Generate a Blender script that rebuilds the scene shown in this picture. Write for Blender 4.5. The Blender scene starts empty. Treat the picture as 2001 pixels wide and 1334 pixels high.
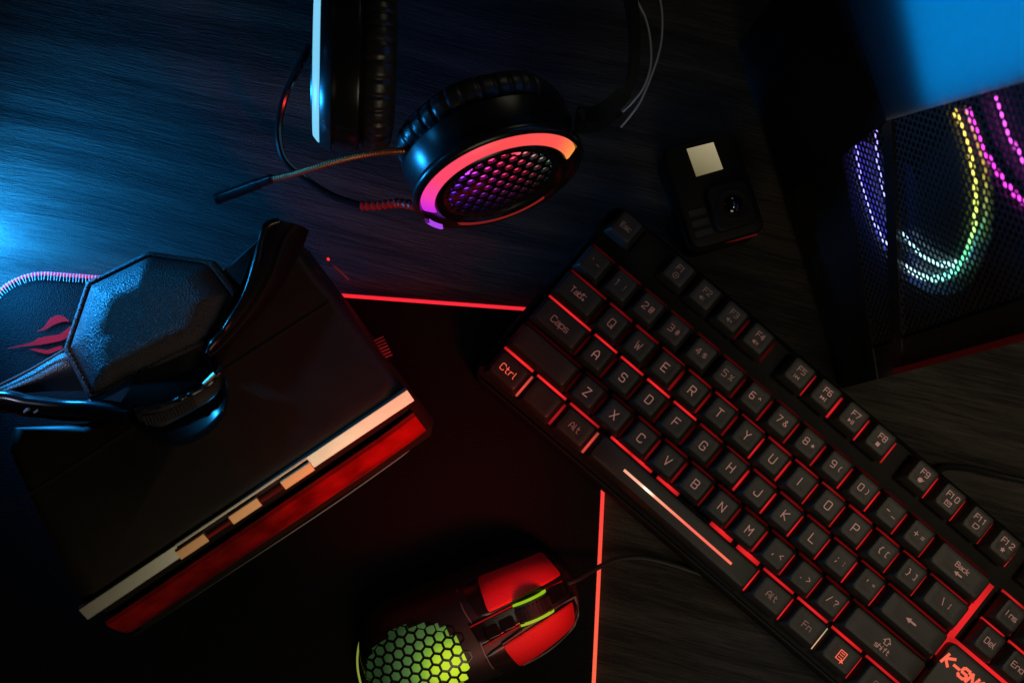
import bpy, math, random
from mathutils import Vector, Matrix
random.seed(7)
sc = bpy.context.scene
COL = sc.collection
RAD = math.radians

# ------------------------------------------------------------------ camera
FPX, CX, CY = 2250.0, 1000.5, 667.0
CLOC = Vector((-0.0138026, -0.0784127, 0.6539564))
CROT = Matrix(((0.9997805, 0.0, -0.0209516), (-0.0024943, 0.9928880, -0.1190262), (0.0208026, 0.1190523, 0.9926700)))
cam = bpy.data.cameras.new('camera'); camo = bpy.data.objects.new('camera', cam); COL.objects.link(camo)
camo.matrix_world = Matrix.Translation(CLOC) @ CROT.to_4x4()
cam.sensor_width = 36.0; cam.lens = FPX * 36.0 / 2001.0
cam.clip_start = 0.01; cam.clip_end = 50
cam.dof.use_dof = True; cam.dof.focus_distance = 0.625; cam.dof.aperture_fstop = 9.0
sc.camera = camo

def at(u, v, z=0.0):
    """point of the real place seen at photo pixel (u, v) at height z over the desk"""
    d = CROT @ Vector(((u - CX) / FPX, -(v - CY) / FPX, -1.0))
    return CLOC + d * ((z - CLOC.z) / d.z)
def hit(u, v, o, n):
    d = CROT @ Vector(((u - CX) / FPX, -(v - CY) / FPX, -1.0))
    return CLOC + d * ((o - CLOC).dot(n) / d.dot(n))

# ------------------------------------------------------------------ world, lamps, exposure
w = bpy.data.worlds.new('World'); sc.world = w; w.use_nodes = True
w.node_tree.nodes['Background'].inputs[0].default_value = (1.0, 0.85, 0.7, 1)
w.node_tree.nodes['Background'].inputs[1].default_value = 0.0010
vs = sc.view_settings; vs.view_transform = 'Standard'; vs.look = 'None'; vs.exposure = 0; vs.gamma = 1
def lamp(name, typ, loc, target, energy, color, size=0.1, size_y=None, **kw):
    l = bpy.data.lights.new(name, typ); o = bpy.data.objects.new(name, l); COL.objects.link(o)
    o.location = loc; d = (Vector(target) - Vector(loc)); o.rotation_euler = d.to_track_quat('-Z', 'Y').to_euler()
    l.energy = energy; l.color = color
    if typ == 'AREA':
        l.size = size
        if size_y: l.shape = 'RECTANGLE'; l.size_y = size_y
    else: l.shadow_soft_size = size
    for k, v in kw.items(): setattr(l, k, v)
    return o
lamp('cyan_lamp', 'AREA', (-0.320, 0.062, 0.027), (-0.250, 0.066, 0.0), 0.82, (0.014, 0.34, 1.0), 0.035)
lamp('cyan_headset_fill', 'SPOT', (-0.42, 0.16, 0.20), (-0.088, 0.085, 0.058), 0.52, (0.02, 0.40, 1.0), 0.010, spot_size=RAD(19), spot_blend=0.6)  # added narrow spot, puts cyan highlights on the ear cups
lamp('cyan_visor_fill', 'SPOT', (-0.41, 0.12, 0.21), (-0.142, -0.012, 0.090), 2.2, (0.02, 0.42, 1.0), 0.011, spot_size=RAD(21), spot_blend=0.8)  # added narrow spot for cyan glints on gasket and cheek cup
lamp('pale_strap_fill', 'SPOT', (-0.42, 0.10, 0.24), (-0.255, 0.005, 0.050), 1.9, (0.60, 0.62, 0.9), 0.012, spot_size=RAD(24), spot_blend=0.8)  # added whiter spot, brings out the leather pad and red claw print
lamp('warm_front_lamp', 'AREA', (0.10, -0.42, 0.40), (0.02, -0.10, 0.02), 0.40, (1.0, 0.82, 0.58), 0.22)
lamp('warm_back_lamp', 'AREA', (0.22, 0.60, 0.42), (0.10, 0.06, 0.0), 0.085, (1.0, 0.92, 0.62), 0.20)
lamp('warm_top_lamp', 'SPOT', (0.34, -0.12, 0.80), (0.27, -0.07, 0.0), 5.0, (1.0, 0.84, 0.60), 0.10, spot_size=RAD(35), spot_blend=1.0)
lamp('red_lamp', 'SPOT', (0.13, -0.27, 0.20), (-0.030, -0.080, 0.045), 3.8, (1.0, 0.035, 0.03), 0.03, spot_size=RAD(36), spot_blend=0.9)

# ------------------------------------------------------------------ materials
def new_mat(name):
    m = bpy.data.materials.new(name); m.use_nodes = True
    return m, m.node_tree.nodes, m.node_tree.links, m.node_tree.nodes['Principled BSDF']
def pbr(name, col, rough=0.5, metal=0.0, bump=0.0, bscale=400, var=0.0, spec=0.5, kind='noise', coat=0.0, rvar=0.0):
    m, n, l, b = new_mat(name)
    b.inputs['Base Color'].default_value = (*col, 1); b.inputs['Roughness'].default_value = rough
    b.inputs['Metallic'].default_value = metal; b.inputs['Specular IOR Level'].default_value = spec
    b.inputs['Coat Weight'].default_value = coat
    tc = n.new('ShaderNodeTexCoord')
    if bump > 0:
        if kind == 'leather':
            t = n.new('ShaderNodeTexVoronoi'); t.feature = 'F1'; t.inputs['Scale'].default_value = bscale
            out = t.outputs['Distance']
        else:
            t = n.new('ShaderNodeTexNoise'); t.inputs['Scale'].default_value = bscale; t.inputs['Detail'].default_value = 3
            out = t.outputs['Fac']
        l.new(tc.outputs['Object'], t.inputs['Vector'])
        bp = n.new('ShaderNodeBump'); bp.inputs['Strength'].default_value = bump; bp.inputs['Distance'].default_value = 0.0007 if kind == 'leather' else 0.0004
        l.new(out, bp.inputs['Height']); l.new(bp.outputs['Normal'], b.inputs['Normal'])
    if var > 0 or rvar > 0:
        t2 = n.new('ShaderNodeTexNoise'); t2.inputs['Scale'].default_value = 60; t2.inputs['Detail'].default_value = 6
        l.new(tc.outputs['Object'], t2.inputs['Vector'])
        if var > 0:
            r = n.new('ShaderNodeValToRGB')
            r.color_ramp.elements[0].position = .3; r.color_ramp.elements[1].position = .7
            r.color_ramp.elements[0].color = (*[c * (1 - var) for c in col], 1); r.color_ramp.elements[1].color = (*[min(1, c * (1 + var)) for c in col], 1)
            l.new(t2.outputs['Fac'], r.inputs['Fac']); l.new(r.outputs['Color'], b.inputs['Base Color'])
        if rvar > 0:
            mr = n.new('ShaderNodeMapRange'); mr.inputs[3].default_value = max(0.02, rough - rvar); mr.inputs[4].default_value = min(1, rough + rvar)
            l.new(t2.outputs['Fac'], mr.inputs[0]); l.new(mr.outputs[0], b.inputs['Roughness'])
    return m
def glow(name, col, strength, base=(0.02, 0.02, 0.02)):
    m, n, l, b = new_mat(name)
    b.inputs['Base Color'].default_value = (*base, 1); b.inputs['Roughness'].default_value = 0.4
    b.inputs['Emission Color'].default_value = (*col, 1); b.inputs['Emission Strength'].default_value = strength
    return m
def glow_attr(name, strength, hatch=0.0, hscale=3000, rot=0.6, base=0.02, rough=0.35):
    """LED colours are stored per vertex in 'col'"""
    m, n, l, b = new_mat(name)
    b.inputs['Base Color'].default_value = (base, base, base, 1); b.inputs['Roughness'].default_value = rough
    a = n.new('ShaderNodeAttribute'); a.attribute_name = 'col'
    l.new(a.outputs['Color'], b.inputs['Emission Color']); b.inputs['Emission Strength'].default_value = strength
    if hatch > 0:
        tc = n.new('ShaderNodeTexCoord'); mp = n.new('ShaderNodeMapping'); mp.inputs['Rotation'].default_value = (0, 0, rot)
        wv = n.new('ShaderNodeTexWave'); wv.inputs['Scale'].default_value = hscale / 6.28
        mr = n.new('ShaderNodeMapRange'); mr.inputs[3].default_value = strength * (1 - hatch); mr.inputs[4].default_value = strength * (1 + hatch * .5)
        l.new(tc.outputs['Object'], mp.inputs['Vector']); l.new(mp.outputs[0], wv.inputs['Vector'])
        l.new(wv.outputs['Fac'], mr.inputs[0]); l.new(mr.outputs[0], b.inputs['Emission Strength'])
    return m
M = {}
M['black'] = pbr('matte_black_plastic', (0.012, 0.012, 0.012), 0.5, bump=0.15, bscale=1500, var=0.3, rvar=.08)
M['gloss'] = pbr('gloss_black_plastic', (0.008, 0.008, 0.009), 0.16, rvar=0.05)
M['satin'] = pbr('satin_black_plastic', (0.012, 0.012, 0.012), 0.26, bump=0.05, bscale=1500, rvar=.06)
M['rubber'] = pbr('black_rubber', (0.015, 0.015, 0.015), 0.6, bump=0.3, bscale=900)
M['leather'] = pbr('black_leather', (0.055, 0.052, 0.058), 0.44, bump=0.9, bscale=1300, kind='leather', rvar=.06)
M['smooth_leather'] = pbr('smooth_black_leather', (0.03, 0.032, 0.035), 0.42, bump=0.35, bscale=1300, kind='leather', rvar=.06)
M['soft'] = pbr('soft_cushion_leather', (0.03, 0.027, 0.025), 0.33, bump=0.4, bscale=500, rvar=.1)
M['visor'] = pbr('visor_soft_touch_black', (0.020, 0.015, 0.009), 0.5, bump=0.06, bscale=1200, var=0.2)
M['alu'] = pbr('brushed_aluminium', (0.50, 0.52, 0.43), 0.36, metal=0.95, bump=0.05, bscale=900, rvar=.05)
M['satin_grey'] = pbr('satin_grey_plastic', (.20, .19, .18), .3)
M['warm_alu'] = pbr('peach_lit_aluminium', (.80, .46, .22), .42, metal=.7)  # peach light on the visor buttons is mixed into this colour
M['gasket'] = pbr('black_foam_skin', (.003, .003, .003), .6, spec=.2)
M['black_matte'] = pbr('matte_camera_black', (.006, .0045, .004), .6, bump=.2, bscale=1200, spec=.25)
M['rim'] = pbr('glossy_gasket_vinyl', (.012, .012, .013), .22, rvar=.04)
M['wire'] = pbr('steel_wire', (0.9, 0.87, 0.8), 0.4, metal=0.6)
M['red_reflection'] = pbr('red_reflection_gloss', (0.36, 0.008, 0.007), 0.28, var=.5, bump=0.05, bscale=600, rvar=.08)  # base red stands in for a red reflection in dark gloss
M['red_button'] = pbr('red_plastic', (0.80, 0.012, 0.022), 0.55, bump=0.9, bscale=1700, rvar=.05)
M['red_print'] = pbr('red_print', (0.95, 0.012, 0.02), 0.8, bump=0.3, bscale=1300, kind='leather', spec=.1)
M['pink_bind'] = pbr('pink_binding', (0.95, 0.04, 0.09), 0.7, bump=0.4, bscale=1500)
M['thread'] = pbr('pale_thread', (0.7, 0.7, 0.72), 0.7)
M['dark_thread'] = pbr('dark_thread', (0.10, 0.10, 0.11), 0.6)
M['copper'] = pbr('copper_braid', (0.55, 0.20, 0.08), 0.38, metal=0.8, bump=0.3, bscale=1500)
M['keycap'] = pbr('keycap_abs', (0.022, 0.020, 0.017), 0.5, bump=0.3, bscale=1800, var=0.15, rvar=.08)
M['kcase'] = pbr('keyboard_case', (0.008, 0.0075, 0.0065), 0.6, spec=.15, bump=0.2, bscale=1500, var=0.2)
M['mat_cloth'] = pbr('mouse_mat_surface', (0.0050, 0.0050, 0.0054), 0.62, bump=0.5, bscale=1500, spec=0.08, kind='leather', rvar=.05)
M['metal_mesh'] = pbr('painted_steel_mesh', (0.018, 0.018, 0.02), 0.45)
M['panel'] = pbr('satin_case_panel', (0.16, 0.16, 0.17), 0.5, bump=0.08, bscale=700, rvar=.08)
M['lens'] = pbr('lens_glass', (0.004, 0.004, 0.006), 0.05, coat=1.0)
M['lcd'] = glow('small_lcd_glass', (0.62, 0.52, 0.34), 0.55, (0.5, 0.47, 0.4))
M['print_grey'] = pbr('grey_print', (0.25, 0.25, 0.25), 0.5)
M['red_led'] = glow('red_led', (1, 0.03, 0.02), 1.2)
M['red_dim'] = glow('red_reflection_glow', (1, 0.03, 0.03), 0.12)
M['red_faint'] = glow('red_faint_glow', (1, 0.03, 0.03), 0.07)
M['led_bar'] = glow_attr('keyboard_light_bar', 1.3)
M['under'] = glow_attr('key_underglow', 1.0, base=.002, rough=.9); M['under'].node_tree.nodes['Principled BSDF'].inputs['Specular IOR Level'].default_value = 0
M['glow'] = glow_attr('led_diffuser', 1.0)
M['glow_hatch'] = glow_attr('led_behind_mesh', 1.0, 0.75, 3800)
def legend(name, c, s): return glow(name, c, s, (0.2, 0.17, 0.15))
M['leg_mid'] = legend('legend_pink', (0.62, 0.24, 0.20), 0.34)
M['leg_low'] = legend('legend_dim_pink', (0.50, 0.14, 0.12), 0.19)
M['leg_dim'] = legend('legend_faint', (0.40, 0.14, 0.11), 0.08)
M['leg_red'] = legend('legend_red', (1.0, 0.10, 0.05), 0.95)

# black stained wood: streaky grain in relief
m, n, l, b = new_mat('black_stained_wood')
tc = n.new('ShaderNodeTexCoord'); rt = n.new('ShaderNodeMapping'); rt.inputs['Rotation'].default_value = (0, 0, RAD(13)); l.new(tc.outputs['Object'], rt.inputs[0])
wv = n.new('ShaderNodeTexNoise'); wv.inputs['Scale'].default_value = 4; wv.inputs['Detail'].default_value = 1; l.new(rt.outputs[0], wv.inputs['Vector'])
wm = n.new('ShaderNodeVectorMath'); wm.operation = 'MULTIPLY_ADD'; wm.inputs[1].default_value = (.0, .030, 0); l.new(wv.outputs['Color'], wm.inputs[0]); l.new(rt.outputs[0], wm.inputs[2])
def streak(scale, detail, rough=.6):
    mp = n.new('ShaderNodeMapping'); mp.inputs['Scale'].default_value = scale; l.new(wm.outputs[0], mp.inputs[0])
    t = n.new('ShaderNodeTexNoise'); t.inputs['Scale'].default_value = 1; t.inputs['Detail'].default_value = detail; t.inputs['Roughness'].default_value = rough; l.new(mp.outputs[0], t.inputs['Vector']); return t.outputs['Fac']
def mad(a_, k, c_):
    t = n.new('ShaderNodeMath'); t.operation = 'MULTIPLY_ADD'; t.inputs[1].default_value = k; l.new(a_, t.inputs[0])
    if c_ is None: t.inputs[2].default_value = 0
    else: l.new(c_, t.inputs[2])
    return t.outputs[0]
bands = streak((2.6, 55, 1), 8, .65); fine = streak((38, 620, 1), 3); pores = streak((160, 1500, 1), 2)
sp = n.new('ShaderNodeTexNoise'); sp.inputs['Scale'].default_value = 1900; sp.inputs['Detail'].default_value = 2; l.new(tc.outputs['Object'], sp.inputs['Vector'])
mix = mad(sp.outputs['Fac'], .20, mad(fine, .42, mad(bands, 1.1, None)))
rp = n.new('ShaderNodeValToRGB'); rp.color_ramp.elements[0].position = .74; rp.color_ramp.elements[1].position = .98
rp.color_ramp.elements[0].color = (.011, .010, .0085, 1); rp.color_ramp.elements[1].color = (.054, .048, .040, 1)
l.new(mix, rp.inputs['Fac']); l.new(rp.outputs['Color'], b.inputs['Base Color'])
hgt = mad(sp.outputs['Fac'], .55, mad(pores, .5, mad(fine, .7, mad(bands, .8, None))))
bp = n.new('ShaderNodeBump'); bp.inputs['Strength'].default_value = 1.0; bp.inputs['Distance'].default_value = .0010
l.new(hgt, bp.inputs['Height']); l.new(bp.outputs['Normal'], b.inputs['Normal'])
b.inputs['Roughness'].default_value = .6; b.inputs['Specular IOR Level'].default_value = .25
M['desk'] = m

# ------------------------------------------------------------------ builders
class MB:
    def __init__(s): s.v = []; s.f = []; s.c = None
    def add(s, v, f, col=None):
        o = len(s.v); s.v += [Vector(p) for p in v]; s.f += [[i + o for i in q] for q in f]
        if col is not None:
            if s.c is None: s.c = []
            s.c += [col] * len(v) if not isinstance(col, list) else col
        return s
    def grid(s, rows, cu=False, cv=False, cols=None, capu=False):
        nr, nc = len(rows), len(rows[0]); v = [p for r in rows for p in r]; f = []
        for i in range(nr if cu else nr - 1):
            for j in range(nc if cv else nc - 1):
                a = i * nc + j; b = i * nc + (j + 1) % nc; c = ((i + 1) % nr) * nc + (j + 1) % nc; d = ((i + 1) % nr) * nc + j
                f.append([a, b, c, d])
        if capu: f.append(list(range(nc))[::-1]); f.append([(nr - 1) * nc + j for j in range(nc)])
        return s.add(v, f, [c for r in cols for c in r] if cols else None)
    def tube(s, path, rad, seg=10, col=None, caps=True):
        path = [Vector(p) for p in path]; rows = []; up = Vector((0, 0, 1)); cols = [] if col else None
        for i, p in enumerate(path):
            t = (path[min(i + 1, len(path) - 1)] - path[max(i - 1, 0)]).normalized()
            x = t.cross(up)
            if x.length < .05: x = t.cross(Vector((1, 0, 0)))
            x.normalize(); y = x.cross(t); r = rad[i] if isinstance(rad, (list, tuple)) else rad
            rows.append([p + x * r * math.cos(k * 6.28319 / seg) + y * r * math.sin(k * 6.28319 / seg) for k in range(seg)])
            if col: cols.append([col(i / (len(path) - 1)) if callable(col) else col] * seg)
        return s.grid(rows, cv=True, cols=cols, capu=caps)
    def box(s, c, hx, hy, hz, ax=None, ay=None, az=None):
        ax = ax or Vector((1, 0, 0)); ay = ay or Vector((0, 1, 0)); az = az or Vector((0, 0, 1)); c = Vector(c)
        v = [c + ax * hx * i + ay * hy * j + az * hz * k for k in (-1, 1) for j in (-1, 1) for i in (-1, 1)]
        return s.add(v, [[0, 2, 3, 1], [4, 5, 7, 6], [0, 1, 5, 4], [2, 6, 7, 3], [0, 4, 6, 2], [1, 3, 7, 5]])
    def prism(s, poly, z0, z1, bev=0.0):
        """convex polygon standing on z0, bevelled top"""
        k = len(poly); cen = sum((Vector(p) for p in poly), Vector((0, 0))) / k
        def ring(z, ins): return [Vector((*(Vector(p) + (cen - Vector(p)).normalized() * ins), z)) for p in poly]
        rows = [ring(z0, 0), ring(z1 - bev, 0)]
        if bev > 0: rows += [ring(z1 - bev * .3, bev * .3), ring(z1, bev)]
        return s.grid(rows, cv=True, capu=True)
    def obj(s, name, mat, parent=None, origin=None, smooth=True, ang=35):
        me = bpy.data.meshes.new(name); org = Vector(origin) if origin is not None else (parent_origin(parent) if parent else Vector())
        me.from_pydata([p - org for p in s.v], [], s.f); me.update()
        if s.c is not None:
            a = me.color_attributes.new('col', 'FLOAT_COLOR', 'POINT')
            for i, c in enumerate(s.c): a.data[i].color = (*c[:3], 1)
        if smooth:
            me.shade_smooth(); me.set_sharp_from_angle(angle=RAD(ang))
        me.materials.append(mat if not isinstance(mat, str) else M[mat])
        o = bpy.data.objects.new(name, me); COL.objects.link(o)
        if parent: o.parent = parent
        return o
def parent_origin(p):
    v = Vector()
    while p: v += p.location; p = p.parent
    return v
def thing(name, label, cat, loc, group=None):
    o = bpy.data.objects.new(name, None); COL.objects.link(o); o.location = loc; o.empty_display_size = .02
    o['label'] = label; o['category'] = cat
    if group: o['group'] = group
    return o
def catmull(pts, per=8, closed=False):
    pts = [Vector(p) for p in pts]; out = []; n_ = len(pts)
    for i in range(n_ if closed else n_ - 1):
        g = (lambda k: pts[k % n_]) if closed else (lambda k: pts[max(0, min(n_ - 1, k))])
        p0, p1, p2, p3 = g(i - 1), g(i), g(i + 1), g(i + 2)
        for j in range(per):
            t = j / per
            out.append(.5 * ((2 * p1) + (p2 - p0) * t + (2 * p0 - 5 * p1 + 4 * p2 - p3) * t * t + (3 * p1 - p0 - 3 * p2 + p3) * t ** 3))
    if not closed: out.append(pts[-1])
    return out
def ramp(t, stops):
    for (a, ca), (b, cb) in zip(stops, stops[1:]):
        if t <= b:
            k = 0 if b == a else max(0, (t - a) / (b - a)); return tuple(x + (y - x) * k for x, y in zip(ca, cb))
    return stops[-1][1]
def hexgrid(pitch, inside, x0, x1, y0, y1):
    out = []; dy = pitch * .8660254; j = 0; y = y0
    while y <= y1:
        x = x0 + (pitch / 2 if j % 2 else 0)
        while x <= x1:
            if inside(x, y): out.append((x, y))
            x += pitch
        y += dy; j += 1
    return out
def honeycomb(mb, cells, pitch, frac, fn, thick):
    """plate with hexagonal holes: fn(x, y, d) -> 3-D point d below the surface"""
    R = pitch / math.sqrt(3)
    for (x, y) in cells:
        o, i, b = [], [], []
        for k in range(6):
            a = RAD(60 * k + 30); cx, cy = math.cos(a), math.sin(a)
            o.append(fn(x + R * cx, y + R * cy, 0)); i.append(fn(x + R * frac * cx, y + R * frac * cy, 0)); b.append(fn(x + R * frac * cx, y + R * frac * cy, thick))
        mb.grid([o, i, b], cv=True)
    return mb

# ------------------------------------------------------------------ desk
mb = MB(); mb.box((0, 0, -0.015), 0.9, 0.7, 0.015)
d = mb.obj('desk', 'desk'); d['kind'] = 'structure'

# ------------------------------------------------------------------ mouse mat with lit red edge
PADZ = 0.004
c0 = at(1194, 616, PADZ); ce = at(1160, 1334, PADZ); cl = at(681, 578, PADZ)
dv = (ce - c0).normalized(); dh = (cl - c0).normalized()
root = thing('mouse_mat', 'large black mouse mat with glowing red stitched edge and red claw marks in one corner', 'mouse mat', (c0.x, c0.y, 0))
MD, MR = 0.34, 0.036; ML = (at(95, 533, PADZ) - c0).length + MR      # width, depth, corner radius
arc = [c0 + dh * (ML - MR + MR * math.sin(RAD(t))) + dv * (MR - MR * math.cos(RAD(t))) for t in range(0, 91, 6)]
corners = [c0] + arc + [c0 + dh * ML + dv * MD, c0 + dv * MD]
mb = MB(); mb.prism([(p.x, p.y) for p in corners], 0.0006, PADZ - .0006, .0006); mat_o = mb.obj('mat', 'mat_cloth', root)
me_ = glow_attr('lit_edge_binding', 1.05, .45, 9000, 0.0, base=.5, rough=.8)
me_.node_tree.nodes['Principled BSDF'].inputs['Base Color'].default_value = (.6, .03, .16, 1)
def edge_col(t): return ramp(t, [(0, (1.0, .03, .03)), (.3, (1.0, .05, .035)), (.68, (1.0, .17, .06)), (1, (1.0, .24, .08))])
top_path = [c0.lerp(arc[0], i / 60) for i in range(60)] + arc + [arc[-1].lerp(corners[-2], i / 10) for i in range(1, 11)]
for path, cf in ((top_path, lambda t: (1.0 - .45 * min(1, max(0, (t - .35) / .25)), .022, .035)), ([c0.lerp(corners[-1], i / 60) for i in range(61)], edge_col)):
    mb = MB(); rows = []; cols = []; n_ = len(path)
    for i, p in enumerate(path):
        t = (path[min(i + 1, n_ - 1)] - path[max(i - 1, 0)]).normalized(); side = t.cross(Vector((0, 0, 1)))
        q = Vector((p.x, p.y, PADZ - .0022))
        rows.append([q + side * .00135 * math.cos(k * 6.2832 / 8) + Vector((0, 0, .0024 * math.sin(k * 6.2832 / 8))) for k in range(8)]); cols.append([cf(i / (n_ - 1))] * 8)
    mb.grid(rows, cv=True, cols=cols, capu=True); mb.obj('lit_edge', me_, root)
# overlock stitches along the far edge near the corner
sp_ = []; L0 = 0
for p0, p1 in zip(top_path, top_path[1:]):
    n_ = max(1, int((p1 - p0).length / .0014)); sp_ += [(p0.lerp(p1, k / n_), (p1 - p0).normalized()) for k in range(n_)]
mb = MB()
for p, t in sp_:
    if p.x > -.18 or p.y < -.03: continue
    side = Vector((0, 0, 1)).cross(t); t = t * random.uniform(-.5, .5)
    if side.dot(sum(corners, Vector()) / len(corners) - p) < 0: side = -side
    mb.tube([Vector((p.x, p.y, PADZ + .0003)) - side * .0010, Vector((p.x, p.y, PADZ + .0005)) + side * .0008, Vector((p.x, p.y, PADZ + .0003)) + side * .0038 + t * .0010], .00020, 4)
mb.obj('stitch_row', 'thread', root)['kind'] = 'stuff'
claws = [([(70, 648), (85, 640), (95, 625), (107, 617), (118, 616), (130, 622), (136, 629)], [(70, 648), (88, 644), (102, 636), (112, 632), (120, 629), (128, 628), (136, 629)]),
         ([(10, 682), (35, 675), (60, 669), (75, 661), (95, 656), (115, 653), (128, 645), (138, 636)], [(10, 682), (38, 678), (62, 675), (80, 673), (98, 670), (112, 667), (123, 664), (136, 656)]),
         ([(55, 682), (70, 681), (85, 683), (96, 683), (106, 679), (120, 675)], [(55, 682), (70, 686), (84, 690), (96, 691), (106, 687), (122, 681)])]
for a_, b_ in claws:
    a_ = catmull([at(*p, PADZ + .0003) for p in a_], 5); b_ = catmull([at(*p, PADZ + .0003) for p in b_], 5)
    mb = MB(); mb.grid([a_, b_]); mb.obj('claw_mark', 'red_print', mat_o)

# ------------------------------------------------------------------ keyboard
P = 0.01905; KZ = 0.030; BZ = 0.0185
KO = Vector((0.0502140, 0.0604103, 0.0)); KR = RAD(-40.667421555)
kb = thing('keyboard', 'black gaming keyboard with red backlit keys lying across the mat corner', 'keyboard', KO); kb.rotation_euler = (0, 0, KR)
def kobj(mb, name, mat, parent=None, **k): return mb.obj(name, mat, parent or kb, origin=(0, 0, 0), **k)
def rrect(x0, x1, y0, y1, r, z, seg=3):
    out = []
    for cx, cy, a0 in ((x1 - r, y1 - r, 0), (x0 + r, y1 - r, 90), (x0 + r, y0 + r, 180), (x1 - r, y0 + r, 270)):
        for k in range(seg + 1):
            a = RAD(a0 + 90 * k / seg); out.append(Vector((cx + r * math.cos(a), cy + r * math.sin(a), z)))
    return out
# case: floor plate, raised rim
X0, X1, Y0, Y1 = -.0042, 18.75 * P, -5.5 * P - .0052, .92 * P + .0016
mb = MB()
mb.grid([rrect(X0, X1, Y0, Y1, .008, .003), rrect(X0, X1, Y0, Y1, .008, .016), rrect(X0 + .0015, X1 - .0015, Y0 + .0015, Y1 - .0015, .007, .0185),
         rrect(X0 + .0026, X1 - .0026, Y0 + .0026, Y1 - .0022, .004, .0187), rrect(X0 + .0032, X1 - .0032, Y0 + .0032, Y1 - .0026, .004, .0165)], cv=True, capu=True)
kobj(mb, 'case', 'kcase')
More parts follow.
